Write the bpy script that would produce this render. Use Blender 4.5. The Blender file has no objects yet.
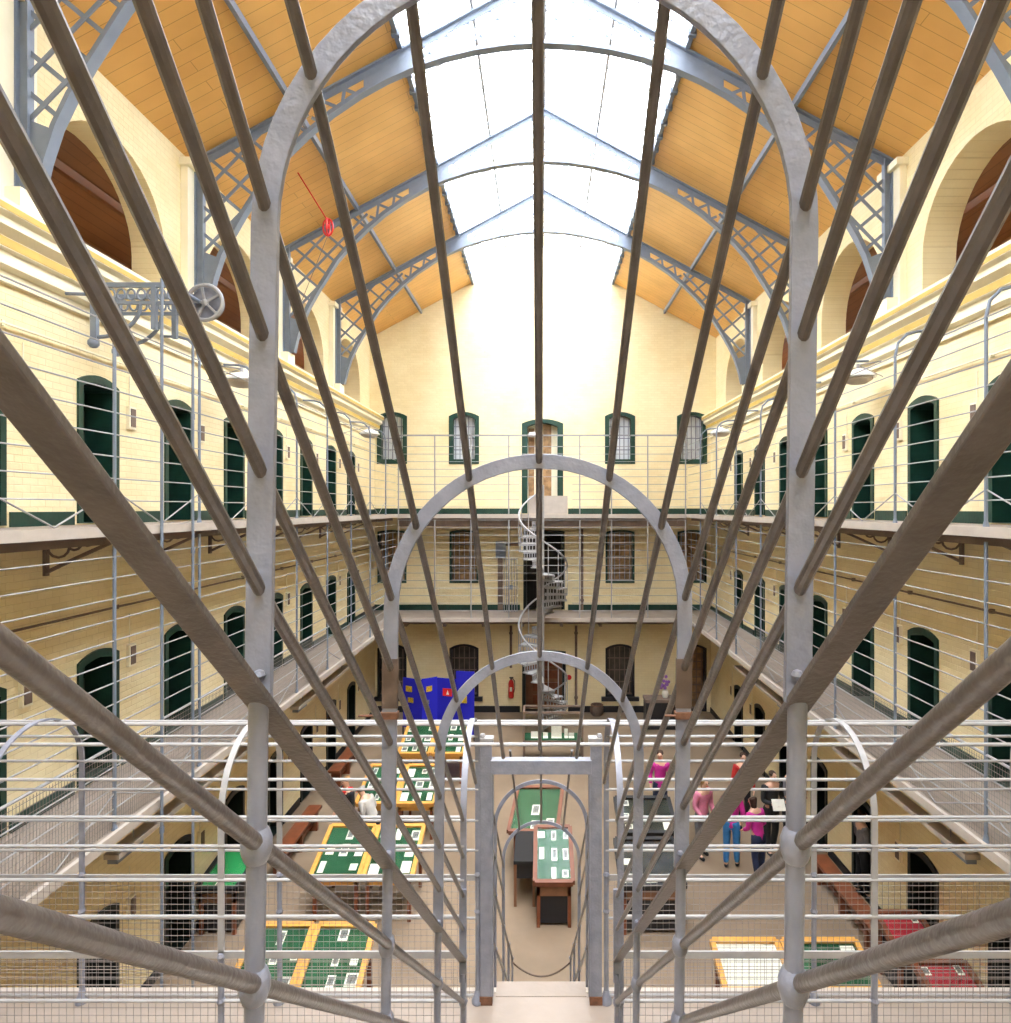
import bpy, bmesh, math, random
from mathutils import Vector, Matrix
from mathutils.geometry import tessellate_polygon
random.seed(7)
G = 7.3            # eye height above the ground floor; H values below are heights relative to the eye
PI = math.pi
sc = bpy.context.scene
COL = sc.collection

# ------------------------------------------------------------------ materials
def newmat(name):
    m = bpy.data.materials.new(name); m.use_nodes = True
    nt = m.node_tree
    return m, nt, nt.nodes['Principled BSDF']

def paint(name, col, rough=.5, metal=0., noise=.0, nscale=8., bump=0., bscale=30., col2=None, spec=.4):
    m, nt, b = newmat(name)
    b.inputs['Roughness'].default_value = rough
    b.inputs['Metallic'].default_value = metal
    b.inputs['Specular IOR Level'].default_value = spec
    b.inputs['Base Color'].default_value = (*col, 1)
    tc = nt.nodes.new('ShaderNodeTexCoord')
    if noise > 0 or col2:
        n = nt.nodes.new('ShaderNodeTexNoise'); n.inputs['Scale'].default_value = nscale
        n.inputs['Detail'].default_value = 6
        nt.links.new(tc.outputs['Object'], n.inputs['Vector'])
        r = nt.nodes.new('ShaderNodeValToRGB')
        r.color_ramp.elements[0].position = .38; r.color_ramp.elements[1].position = .66
        c2 = col2 or tuple(c * (1 - noise) for c in col)
        r.color_ramp.elements[0].color = (*c2, 1); r.color_ramp.elements[1].color = (*col, 1)
        nt.links.new(n.outputs['Fac'], r.inputs['Fac'])
        nt.links.new(r.outputs['Color'], b.inputs['Base Color'])
    if bump > 0:
        n2 = nt.nodes.new('ShaderNodeTexNoise'); n2.inputs['Scale'].default_value = bscale
        nt.links.new(tc.outputs['Object'], n2.inputs['Vector'])
        bp = nt.nodes.new('ShaderNodeBump'); bp.inputs['Strength'].default_value = bump; bp.inputs['Distance'].default_value = .01
        nt.links.new(n2.outputs['Fac'], bp.inputs['Height'])
        nt.links.new(bp.outputs['Normal'], b.inputs['Normal'])
    return m

def brick(name, col, col2, axis='side', strength=.5):
    m, nt, b = newmat(name)
    b.inputs['Roughness'].default_value = .65
    b.inputs['Specular IOR Level'].default_value = .25
    g = nt.nodes.new('ShaderNodeNewGeometry')
    sx = nt.nodes.new('ShaderNodeSeparateXYZ'); nt.links.new(g.outputs['Position'], sx.inputs[0])
    cx = nt.nodes.new('ShaderNodeCombineXYZ')
    nt.links.new(sx.outputs['Y' if axis == 'side' else 'X'], cx.inputs[0])
    nt.links.new(sx.outputs['Z'], cx.inputs[1])
    br = nt.nodes.new('ShaderNodeTexBrick'); br.inputs['Scale'].default_value = 1
    br.inputs['Brick Width'].default_value = .23; br.inputs['Row Height'].default_value = .085
    br.inputs['Mortar Size'].default_value = .006; br.inputs['Mortar Smooth'].default_value = .8
    br.inputs['Color1'].default_value = (*col, 1)
    br.inputs['Color2'].default_value = (col[0]*.95, col[1]*.94, col[2]*.9, 1)
    br.inputs['Mortar'].default_value = (col[0]*.86, col[1]*.83, col[2]*.78, 1)
    nt.links.new(cx.outputs[0], br.inputs['Vector'])
    n = nt.nodes.new('ShaderNodeTexNoise'); n.inputs['Scale'].default_value = .9; n.inputs['Detail'].default_value = 8
    nt.links.new(g.outputs['Position'], n.inputs['Vector'])
    r = nt.nodes.new('ShaderNodeValToRGB'); r.color_ramp.elements[0].position = .3; r.color_ramp.elements[1].position = .6
    r.color_ramp.elements[0].color = (*col2, 1); r.color_ramp.elements[1].color = (1, 1, 1, 1)
    nt.links.new(n.outputs['Fac'], r.inputs['Fac'])
    mx = nt.nodes.new('ShaderNodeMix'); mx.data_type = 'RGBA'; mx.blend_type = 'MULTIPLY'; mx.inputs[0].default_value = 1
    nt.links.new(br.outputs['Color'], mx.inputs[6]); nt.links.new(r.outputs['Color'], mx.inputs[7])
    nt.links.new(mx.outputs[2], b.inputs['Base Color'])
    n2 = nt.nodes.new('ShaderNodeTexNoise'); n2.inputs['Scale'].default_value = 14
    nt.links.new(g.outputs['Position'], n2.inputs['Vector'])
    ad = nt.nodes.new('ShaderNodeMath'); ad.operation = 'MULTIPLY_ADD'
    nt.links.new(br.outputs['Fac'], ad.inputs[0]); ad.inputs[1].default_value = -1
    nt.links.new(n2.outputs['Fac'], ad.inputs[2])
    bp = nt.nodes.new('ShaderNodeBump'); bp.inputs['Strength'].default_value = strength; bp.inputs['Distance'].default_value = .012
    nt.links.new(ad.outputs[0], bp.inputs['Height']); nt.links.new(bp.outputs['Normal'], b.inputs['Normal'])
    return m

def boards(name, col, col2, width=.16, axis='Y', rough=.45):
    """boards whose joints repeat along the given world axis"""
    m, nt, b = newmat(name)
    b.inputs['Roughness'].default_value = rough
    g = nt.nodes.new('ShaderNodeNewGeometry')
    sx = nt.nodes.new('ShaderNodeSeparateXYZ'); nt.links.new(g.outputs['Position'], sx.inputs[0])
    cx = nt.nodes.new('ShaderNodeCombineXYZ')
    nt.links.new(sx.outputs['X' if axis == 'Y' else 'Y'], cx.inputs[0])
    nt.links.new(sx.outputs[axis], cx.inputs[1])
    br = nt.nodes.new('ShaderNodeTexBrick'); br.inputs['Scale'].default_value = 1
    br.inputs['Brick Width'].default_value = 5.2; br.inputs['Row Height'].default_value = width
    br.inputs['Mortar Size'].default_value = .006; br.inputs['Mortar Smooth'].default_value = .3
    br.inputs['Color1'].default_value = (*col, 1); br.inputs['Color2'].default_value = (*col2, 1)
    br.inputs['Mortar'].default_value = (col[0]*.62, col[1]*.56, col[2]*.48, 1)
    nt.links.new(cx.outputs[0], br.inputs['Vector'])
    n = nt.nodes.new('ShaderNodeTexNoise'); n.inputs['Scale'].default_value = 1.1; n.inputs['Detail'].default_value = 5
    nt.links.new(g.outputs['Position'], n.inputs['Vector'])
    r = nt.nodes.new('ShaderNodeValToRGB'); r.color_ramp.elements[0].position = .3; r.color_ramp.elements[1].position = .65
    r.color_ramp.elements[0].color = (.86, .82, .76, 1); r.color_ramp.elements[1].color = (1, 1, 1, 1)
    nt.links.new(n.outputs['Fac'], r.inputs['Fac'])
    mx = nt.nodes.new('ShaderNodeMix'); mx.data_type = 'RGBA'; mx.blend_type = 'MULTIPLY'; mx.inputs[0].default_value = 1
    nt.links.new(br.outputs['Color'], mx.inputs[6]); nt.links.new(r.outputs['Color'], mx.inputs[7])
    nt.links.new(mx.outputs[2], b.inputs['Base Color'])
    return m

def glassmat(name, tint=(1, 1, 1), gloss=.08):
    m, nt, b = newmat(name)
    nt.nodes.remove(b)
    out = nt.nodes['Material Output']
    t = nt.nodes.new('ShaderNodeBsdfTransparent'); t.inputs[0].default_value = (*tint, 1)
    gl = nt.nodes.new('ShaderNodeBsdfGlossy'); gl.inputs['Roughness'].default_value = .05
    mx = nt.nodes.new('ShaderNodeMixShader'); mx.inputs[0].default_value = gloss
    nt.links.new(t.outputs[0], mx.inputs[1]); nt.links.new(gl.outputs[0], mx.inputs[2])
    nt.links.new(mx.outputs[0], out.inputs['Surface'])
    return m

CREAM = (.88, .765, .50)
M = dict(
    wall=brick('painted_brick_side', CREAM, (.93, .88, .78), 'side'),
    wallf=brick('painted_brick_front', CREAM, (.94, .9, .82), 'front'),
    plaster=paint('cream_plaster', (.90, .83, .63), .6, noise=.06, nscale=2, bump=.3, bscale=20),
    cornice=paint('cornice_paint', (.88, .80, .58), .55, noise=.08, nscale=3),
    ceil=boards('varnished_boards', (.84, .50, .16), (.81, .465, .147), .22, 'Y', .35),
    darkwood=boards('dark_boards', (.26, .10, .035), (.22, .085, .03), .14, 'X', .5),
    grey=paint('grey_gloss_paint', (.235, .245, .305), .38, noise=.18, nscale=14, bump=.25, bscale=60, spec=.55),
    ochre=paint('ochre_band', (.62, .42, .10), .6, noise=.15, nscale=3),
    rod=paint('taupe_gloss_paint', (.125, .107, .102), .36, noise=.25, nscale=20, bump=.2, bscale=80, spec=.55),
    truss=paint('blue_grey_paint', (.20, .235, .30), .45, noise=.1, nscale=5),
    rail=paint('pale_grey_paint', (.34, .335, .345), .4, noise=.12, nscale=12, spec=.5),
    wire=paint('wire_paint', (.22, .19, .18), .5),
    deck=paint('walkway_paint', (.34, .28, .24), .55, noise=.12, nscale=3, bump=.15, bscale=25),
    deckedge=paint('walkway_edge_paint', (.50, .44, .39), .5, noise=.1, nscale=5),
    joist=paint('brown_joist', (.20, .14, .11), .6, noise=.2, nscale=5),
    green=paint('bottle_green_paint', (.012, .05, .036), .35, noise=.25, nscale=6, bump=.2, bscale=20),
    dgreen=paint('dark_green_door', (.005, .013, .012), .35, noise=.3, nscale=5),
    black=paint('black_paint', (.015, .015, .018), .5),
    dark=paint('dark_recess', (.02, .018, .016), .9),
    floor=paint('worn_stone_floor', (.27, .197, .135), .5, noise=.0, nscale=.8, col2=(.20, .145, .098), bump=.15, bscale=6),
    rust=paint('rusty_iron', (.20, .09, .05), .7, noise=.4, nscale=25, bump=.4),
    rustdark=paint('brown_stain', (.13, .09, .07), .55, noise=.3, nscale=20),
    orange=paint('varnished_pine', (.72, .36, .08), .35, noise=.15, nscale=12),
    redwood=paint('red_brown_wood', (.20, .06, .025), .4, noise=.25, nscale=6),
    baize=paint('green_baize', (.010, .085, .035), .85, noise=.1, nscale=30),
    redbaize=paint('red_baize', (.45, .02, .04), .8, noise=.15, nscale=20),
    paper=paint('paper', (.80, .78, .70), .6, noise=.1, nscale=9),
    photo=paint('grey_print', (.26, .27, .28), .4, noise=.7, nscale=35),
    white=paint('white_enamel', (.80, .82, .85), .3),
    blue=paint('blue_felt', (.012, .012, .42), .8),
    red=paint('red_paint', (.62, .02, .02), .35),
    yellow=paint('yellow_print', (.75, .5, .03), .5, noise=.6, nscale=30),
    glass=glassmat('skylight_glass', (.97, .98, 1), .04),
    cglass=glassmat('case_glass', (.97, .98, .97), .015),
    wglass=paint('window_glass', (.10, .09, .08), .15, noise=.4, nscale=4),
    litglass=paint('window_interior', (.45, .26, .12), .5, noise=.5, nscale=6),
    bwood=paint('brown_door_wood', (.22, .10, .05), .5, noise=.2, nscale=6),
    purple=paint('purple_cloth', (.28, .12, .42), .7),
)

# ------------------------------------------------------------------ mesh builder
ORG = {}
class MB:
    def __init__(s): s.v = []; s.f = []; s.mi = None
    def add(s, vs, fs):
        o = len(s.v); s.v += [Vector(p) for p in vs]; s.f += [tuple(i + o for i in f) for f in fs]
    def box(s, x0, x1, y0, y1, z0, z1):
        s.add([(x0,y0,z0),(x1,y0,z0),(x1,y1,z0),(x0,y1,z0),(x0,y0,z1),(x1,y0,z1),(x1,y1,z1),(x0,y1,z1)],
              [(0,3,2,1),(4,5,6,7),(0,1,5,4),(1,2,6,5),(2,3,7,6),(3,0,4,7)])
        return s
    def beam(s, p, q, w, h, up=(0,0,1)):
        p, q = Vector(p), Vector(q); d = (q-p).normalized(); up = Vector(up)
        a = d.cross(up)
        if a.length < 1e-4: a = d.cross(Vector((1,0,0)))
        a.normalize(); b = a.cross(d)
        a *= w/2; b *= h/2
        s.add([p-a-b,p+a-b,p+a+b,p-a+b,q-a-b,q+a-b,q+a+b,q-a+b],
              [(0,3,2,1),(4,5,6,7),(0,1,5,4),(1,2,6,5),(2,3,7,6),(3,0,4,7)])
        return s
    def tube(s, p, q, r, n=8, r2=None):
        return s.path([p, q], r, n, r2)
    def path(s, pts, r, n=8, r2=None, closed=False):
        pts = [Vector(p) for p in pts]; o = len(s.v); N = len(pts); ref = None
        for i, p in enumerate(pts):
            if closed: d = pts[(i+1) % N]-pts[i-1]
            else: d = pts[min(i+1,N-1)]-pts[max(i-1,0)]
            d.normalize()
            if ref is None:
                ref = d.cross(Vector((0,0,1)))
                if ref.length < 1e-3: ref = d.cross(Vector((0,1,0)))
            ref = (ref - d*ref.dot(d)).normalized(); b = d.cross(ref)
            rr = r if r2 is None else r + (r2-r)*i/(N-1)
            for k in range(n):
                a = 2*PI*k/n
                s.v.append(p+(ref*math.cos(a)+b*math.sin(a))*rr)
        for i in range(N if closed else N-1):
            j = (i+1) % N
            for k in range(n):
                k2 = (k+1) % n
                s.f.append((o+i*n+k, o+i*n+k2, o+j*n+k2, o+j*n+k))
        if not closed:
            s.f.append(tuple(o+k for k in range(n))[::-1]); s.f.append(tuple(o+(N-1)*n+k for k in range(n)))
        return s
    def band(s, pts, nrm, w, depthvec, closed=False):
        """flat bar: pts centre line, nrm unit in-plane normals, w width along the normal, depthvec thickness"""
        dv = Vector(depthvec)/2; o = len(s.v); N = len(pts)
        for p, n in zip(pts, nrm):
            p, n = Vector(p), Vector(n)*w/2
            s.v += [p-n-dv, p+n-dv, p+n+dv, p-n+dv]
        for i in range(N if closed else N-1):
            j = (i+1) % N
            for k in range(4):
                k2 = (k+1) % 4
                s.f.append((o+i*4+k, o+i*4+k2, o+j*4+k2, o+j*4+k))
        if not closed:
            s.f.append((o+3,o+2,o+1,o)); e = o+(N-1)*4; s.f.append((e,e+1,e+2,e+3))
        return s
    def ball(s, c, r, n=8, sz=1.):
        c = Vector(c); o = len(s.v); R = n//2
        s.v.append(c+Vector((0,0,r*sz)))
        for i in range(1, R):
            t = PI*i/R
            for k in range(n):
                a = 2*PI*k/n; s.v.append(c+Vector((r*math.sin(t)*math.cos(a), r*math.sin(t)*math.sin(a), r*sz*math.cos(t))))
        s.v.append(c-Vector((0,0,r*sz))); e = len(s.v)-1
        for k in range(n):
            k2 = (k+1) % n
            s.f.append((o, o+1+k, o+1+k2)); s.f.append((e, e-n+k2, e-n+k))
            for i in range(R-2):
                s.f.append((o+1+i*n+k, o+1+(i+1)*n+k, o+1+(i+1)*n+k2, o+1+i*n+k2))
        return s
    def lathe(s, c, prof, n=20, axis='z'):
        c = Vector(c); o = len(s.v)
        for r, h in prof:
            for k in range(n):
                a = 2*PI*k/n; x, y = r*math.cos(a), r*math.sin(a)
                s.v.append(c+(Vector((x,y,h)) if axis == 'z' else Vector((x,h,y)) if axis == 'y' else Vector((h,x,y))))
        for i in range(len(prof)-1):
            for k in range(n):
                k2 = (k+1) % n
                s.f.append((o+i*n+k, o+i*n+k2, o+(i+1)*n+k2, o+(i+1)*n+k))
        if prof[0][0] > 1e-4: s.f.append(tuple(o+k for k in range(n))[::-1])
        if prof[-1][0] > 1e-4: s.f.append(tuple(o+(len(prof)-1)*n+k for k in range(n)))
        return s
    def prism(s, pts, dv):
        pts = [Vector(p) for p in pts]; dv = Vector(dv); n = len(pts); o = len(s.v)
        s.v += pts+[p+dv for p in pts]
        s.f.append(tuple(o+i for i in range(n))[::-1]); s.f.append(tuple(o+n+i for i in range(n)))
        for i in range(n):
            j = (i+1) % n; s.f.append((o+i, o+j, o+n+j, o+n+i))
        return s
    def build(s, name, mat, parent=None, smooth=True, bevel=0, origin=None, label=None):
        me = bpy.data.meshes.new(name)
        if origin is None:
            if parent: origin = ORG[parent.name]
            else:
                xs = [p.x for p in s.v]; ys = [p.y for p in s.v]; zs = [p.z for p in s.v]
                origin = Vector(((min(xs)+max(xs))/2, (min(ys)+max(ys))/2, min(zs)))
        origin = Vector(origin)
        me.from_pydata([p-origin for p in s.v], [], s.f)
        bm = bmesh.new(); bm.from_mesh(me); bmesh.ops.recalc_face_normals(bm, faces=bm.faces); bm.to_mesh(me); bm.free()
        if smooth:
            me.polygons.foreach_set('use_smooth', [True]*len(me.polygons)); me.set_sharp_from_angle(angle=math.radians(35))
        me.materials.append(M[mat] if isinstance(mat, str) else mat)
        o = bpy.data.objects.new(name, me); COL.objects.link(o)
        if parent:
            o.parent = parent; o.location = origin-ORG[parent.name]
        else: o.location = origin
        ORG[o.name] = origin
        if bevel:
            md = o.modifiers.new('Bevel', 'BEVEL'); md.width = bevel; md.segments = 2; md.limit_method = 'ANGLE'
        if label: o['label'] = label
        return o

def thing(name, label, cat, loc, group=None, kind=None):
    o = bpy.data.objects.new(name, None); COL.objects.link(o); o.location = loc; ORG[o.name] = Vector(loc)
    o.empty_display_size = .1
    return tag(o, label, cat, group, kind)
def tag(o, label, cat, group=None, kind=None):
    o['label'] = label; o['category'] = cat
    if group: o['group'] = group
    if kind: o['kind'] = kind
    return o

# ------------------------------------------------------------------ dimensions
CX = .03; HW = 6.01
XL, XR = CX-HW, CX+HW
YF = 22.9; YB = -8.
UP = G-.216; LO = G-3.65
XE = 4.82          # gallery edge
YE = 21.2          # edge of the far gallery
SLP = .54; HU = 6.2
def rooz(x): return G+9.43-SLP*abs(x-CX)
EAVE = G+9.43-SLP*HU
TRUSS_Y = [-4.0, -.2, 3.6, 7.4, 11.2, 15.0, 18.8]
def DY(side): return [(6.72+1.9*k) if side < 0 else (6.33+1.9*k) for k in range(8)]
DW, DH, RISE = .39, 1.86, .11      # half width, spring height, rise of the arch head

def arch_outline(c, hw, z0, hs, rise, n=8):
    """2D outline (u, z): anticlockwise, arched head"""
    R = (hw*hw+rise*rise)/(2*rise); a0 = math.asin(min(1, hw/R)); cz = z0+hs+rise-R
    pts = [(c-hw, z0), (c+hw, z0)]
    for i in range(n+1):
        a = a0-2*a0*i/n; pts.append((c+R*math.sin(a), cz+R*math.cos(a)))
    return pts

def holed(mb, outer, holes, to3, depthdir, depth):
    polys = [[Vector((u, z, 0)) for u, z in outer]]+[[Vector((u, z, 0)) for u, z in h] for h in holes]
    tris = tessellate_polygon(polys)
    flat = [p for pl in polys for p in pl]
    mb.add([to3(p.x, p.y) for p in flat], [t for t in tris])
    dd = Vector(depthdir)*depth
    for h in holes:
        n = len(h); a = [Vector(to3(u, z)) for u, z in h]
        mb.add(a+[p+dd for p in a], [(i, (i+1) % n, n+(i+1) % n, n+i) for i in range(n)])

FLOORS = [('ground floor', 0., 1.72), ('lower gallery', LO, 1.62), ('upper gallery', UP, 1.86)]
# lunettes in the upper walls
LUN = [1.6, 5.4, 9.2, 13.0, 16.8, 20.4]
LZ = G+3.42; CT = G+3.2

# ------------------------------------------------------------------ shell
f = MB(); f.box(XL-.6, XR+.6, YB-.5, YF+.5, -.2, 0)
tag(f.build('floor', 'floor', smooth=False), 'worn tan stone floor of the prison hall', 'floor', kind='structure')
for s, nm in ((-1, 'left'), (1, 'right')):
    X = CX+s*HW
    holes = []
    for y in DY(s):
        for fl, z0, hs in FLOORS: holes.append(arch_outline(y, DW, z0+.02, hs, RISE))
    w = MB(); holed(w, [(YB, 0), (YF, 0), (YF, CT), (YB, CT)], holes, lambda u, z: (X, u, z), (s, 0, 0), .55)
    XU = CX+s*HU
    holes = [arch_outline(y, 1.28, LZ, .70, 1.24, 18) for y in LUN]
    holed(w, [(YB, CT), (YF, CT), (YF, EAVE), (YB, EAVE)], holes, lambda u, z: (XU, u, z), (s, 0, 0), .55)
    tag(w.build('wall_'+nm, 'wall', smooth=False), 'cream painted brick cell wall on the %s, three floors with arched openings on top' % nm, 'wall', kind='structure')
    # cornice
    prof = [(-.02,2.5),(.05,2.5),(.05,2.62),(.13,2.66),(.13,2.80),(.18,2.82),(.18,2.94),(.27,3.02),(.27,3.10),(.33,3.14),(.33,3.27),(.27,3.30),(-.24,3.36)]
    c = MB(); c.prism([(X-s*d, YB, G+h) for d, h in prof], (0, YF-YB, 0))
    tag(c.build('trim_'+nm, 'cornice', smooth=False), 'stepped cream cornice along the %s wall above the upper cell doors' % nm, 'cornice', kind='structure')
    for (d0,h0),(d1,h1),l in (((.13,2.80),(.18,2.84),'lower'),((.27,3.10),(.27,3.20),'upper')):  # two thin strips along the cornice, coloured a deeper ochre than it
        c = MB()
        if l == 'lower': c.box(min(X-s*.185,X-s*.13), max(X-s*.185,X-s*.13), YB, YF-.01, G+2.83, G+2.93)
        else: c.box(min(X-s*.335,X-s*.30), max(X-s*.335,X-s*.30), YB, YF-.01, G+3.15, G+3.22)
        tag(c.build('trim_'+nm, 'ochre', smooth=False), 'ochre band along the %s part of the %s cornice' % (l, nm), 'cornice band', kind='structure')
    # pilasters behind the truss legs
    for i, y in enumerate(TRUSS_Y):
        X = CX+s*HU; p = MB(); p.box(min(X, X-s*.12), max(X, X-s*.12), y-.27, y+.27, G+3.3, G+6.0)
        p.box(min(X, X-s*.2), max(X, X-s*.2), y-.33, y+.33, G+5.85, G+5.97)
        p.box(min(X, X-s*.3), max(X, X-s*.3), y-.2, y+.2, G+3.28, G+3.62)
        tag(p.build('trim_pilaster', 'plaster', smooth=False), 'cream pilaster on the %s wall carrying roof truss number %d from the front' % (nm, i-2), 'pilaster', kind='structure')
    X = CX+s*HU
    # room behind the lunettes
    a = MB(); x0, x1 = X+s*.55, X+s*3.6
    a.add([(x0,YB,G+6.0),(x0,YF,G+6.0),(x1,YF,G+4.1),(x1,YB,G+4.1)], [(0,1,2,3)])
    a.add([(x1,YB,G+4.1),(x1,YF,G+4.1),(x1,YF,G+3.2),(x1,YB,G+3.2)], [(0,1,2,3)])
    a.add([(x0,YB,G+3.45),(x0,YF,G+3.45),(x1,YF,G+3.45),(x1,YB,G+3.45)], [(0,1,2,3)])
    a.add([(x0,YB,G+3.2),(x1,YB,G+3.2),(x1,YB,G+4.1),(x0,YB,G+6)], [(0,1,2,3)])
    a.add([(x0,YF,G+3.2),(x1,YF,G+3.2),(x1,YF,G+4.1),(x0,YF,G+6)], [(0,1,2,3)])
    for k in range(1, 4): a.beam((x0+s*k*.85, YB, G+5.88-.62*k*.85), (x0+s*k*.85, YF, G+5.88-.62*k*.85), .1, .14)
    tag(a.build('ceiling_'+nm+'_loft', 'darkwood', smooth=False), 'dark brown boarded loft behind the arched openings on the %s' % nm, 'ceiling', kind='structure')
    X = CX+s*HW
    # boarded ceiling slope
    b = MB(); xa, xb = CX+s*2.5, CX+s*6.9; t = .12
    b.prism([(xa,YB,rooz(xa)),(xb,YB,rooz(xb)),(xb,YB,rooz(xb)+t),(xa,YB,rooz(xa)+t)], (0,YF-YB,0))
    ce = b.build('ceiling_'+nm, 'ceil', smooth=False)
    tag(ce, 'orange varnished board ceiling slope on the %s of the skylight' % nm, 'ceiling', kind='structure')
    pu = MB()
    xp = CX+s*4.35; pu.beam((xp,YB,rooz(xp)-.07), (xp,YF,rooz(xp)-.07), .07, .12)
    pu.build('purlin', 'truss', ce)
    ed = MB(); ed.beam((xa,YB,rooz(xa)-.02), (xa,YF,rooz(xa)-.02), .08, .16)
    for k in range(60): ed.box(xa-.07, xa+.07, YB+.25+k*.5, YB+.33+k*.5, rooz(xa)-.13, rooz(xa)-.02)
    ed.build('purlin', 'truss', ce, smooth=False)
# skirtings
for s, nm in ((-1, 'left'), (1, 'right')):
    X = CX+s*HW
    for (fl, z0, hs), mt in zip(FLOORS, ('black', 'green', 'green')):
        bb = MB(); ys = [YB]+[v for y in DY(s) for v in (y-DW-.07, y+DW+.07)]+[YF]
        for i in range(0, len(ys), 2):
            bb.box(min(X, X-s*.025), max(X, X-s*.025), ys[i], ys[i+1], z0, z0+.17)
        tag(bb.build('baseboard_'+nm, mt, smooth=False), '%s painted skirting on the %s wall at the %s' % ('black' if mt == 'black' else 'green', nm, fl), 'skirting', kind='structure')

# far wall: windows and doors
WX = [-5.30, -2.73, 2.80, 5.42]
fx = lambda px: (px-542)*YF/640
WXs = [fx(392), fx(464), fx(620), fx(692)]
holes = []
WIN = []
for fi, (ytop, ybot, hw) in enumerate(((412, 464, .54), (530, 583, .52), (644, 697, .52))):
    zt = G+(508-ytop)*YF/640; zb = G+(508-ybot)*YF/640
    for k, x in enumerate(WXs):
        rise = .15 if fi != 1 else .06
        if fi == 2 and k == 3: zb2 = 0.02
        else: zb2 = zb
        holes.append(arch_outline(x, hw, zb2, zt-zb2-rise, rise)); WIN.append((fi, k, x, hw, zb2, zt, rise))
DOORF = []
for fi, (z0, ytop, hw) in enumerate(((.02, 650, .78), (LO+.02, 530, .74), (UP+.02, 419, .74))):
    zt = G+(508-ytop)*YF/640; rise = .05 if fi < 2 else .16
    xc = fx(544) if fi < 2 else fx(542.5)
    holes.append(arch_outline(xc, hw, z0, zt-z0-rise, rise)); DOORF.append((fi, xc, hw, z0, zt, rise))
gable = [(CX-HU-.1,0),(CX+HU+.1,0),(CX+HU+.1,EAVE+.05),(CX,rooz(CX)+.3),(CX-HU-.1,EAVE+.05)]
w = MB(); holed(w, gable, holes, lambda u, z: (u, YF, z), (0,1,0), .4)
tag(w.build('wall_far', 'wallf', smooth=False), 'cream painted brick end wall with barred windows and gable', 'wall', kind='structure')
w = MB(); holed(w, gable, [], lambda u, z: (u, YB, z), (0,-1,0), .4)
tag(w.build('wall_near', 'wallf', smooth=False), 'cream painted brick end wall behind the viewpoint', 'wall', kind='structure')
bb = MB(); bb.box(XL, fx(520), YF-.03, YF, 0, .22).box(fx(568), fx(670), YF-.03, YF, 0, .22)
tag(bb.build('baseboard_far', 'black', smooth=False), 'black skirting along the foot of the end wall', 'skirting', kind='structure')
for z in (LO, UP):
    bb = MB(); bb.box(XL, fx(520), YF-.03, YF, z, z+.2).box(fx(568), XR, YF-.03, YF, z, z+.2)
    tag(bb.build('baseboard_far', 'green', smooth=False), 'green skirting on the end wall along the %s gallery' % ('lower' if z == LO else 'upper'), 'skirting', kind='structure')

def ring(mb, outer, inner, to3, depthvec):
    """closed frame between two outlines with equal counts"""
    n = len(outer); d = Vector(depthvec)
    A = [Vector(to3(*p)) for p in outer]; B = [Vector(to3(*p)) for p in inner]
    o = len(mb.v); mb.v += A+B+[p+d for p in A]+[p+d for p in B]
    for i in range(n):
        j = (i+1) % n
        mb.f += [(o+i,o+j,o+n+j,o+n+i), (o+2*n+i,o+3*n+i,o+3*n+j,o+2*n+j), (o+i,o+2*n+i,o+2*n+j,o+j), (o+n+i,o+n+j,o+3*n+j,o+3*n+i)]

nwin = 0
PLACE = ['left-most', 'left-hand inner', 'right-hand inner', 'right-most']
FLN = ['top row above the upper gallery', 'middle row above the lower gallery', 'ground floor row']
for fi, k, x, hw, zb, zt, rise in WIN:
    nwin += 1
    isdoor = fi == 2 and k == 3
    to3 = lambda u, z: (u, YF-.02, z)
    inn = arch_outline(x, hw, zb, zt-zb-rise, rise); b = .17 if fi == 0 else .09
    out = arch_outline(x, hw-b*(.9 if fi == 0 else .8), zb+b, zt-zb-rise-b*1.6, rise*.9)
    o = thing('window_%d' % nwin, '%s barred window of the %s in the end wall%s' % (PLACE[k], FLN[fi], ', red and taller than its neighbours' if isdoor else ''), 'window', (x, YF, zb), kind='structure')
    m = MB(); ring(m, inn, out, to3, (0,.3,0)); m.build('window_frame', 'green' if fi < 2 else 'black', o, smooth=False)
    m = MB(); m.box(x-hw, x+hw, YF+.30, YF+.33, zb, zt); m.build('pane', 'litglass' if (fi == 1 or isdoor) else ('white' if fi == 0 else 'wglass'), o, smooth=False)
    m = MB()
    for i in range(5):
        xx = x+(i-2)*(hw-b)*.42; m.box(xx-.014, xx+.014, YF+.1, YF+.13, zb+.05, zt-.04)
    nb = 5 if not isdoor else 9
    for i in range(nb):
        zz = zb+.1+(zt-zb-.2)*i/(nb-1); m.box(x-hw+.05, x+hw-.05, YF+.1, YF+.13, zz-.014, zz+.014)
    m.build('window_bars', 'grey' if fi == 0 else 'rail' if fi == 1 else 'joist', o, smooth=False)
    if fi == 2 and not isdoor:
        m = MB(); m.box(x-hw-.15, x+hw+.15, YF-.12, YF+.05, zb-.12, zb+.02); m.build('window_sill', 'black', o, smooth=False)
ndoor = 0
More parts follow.
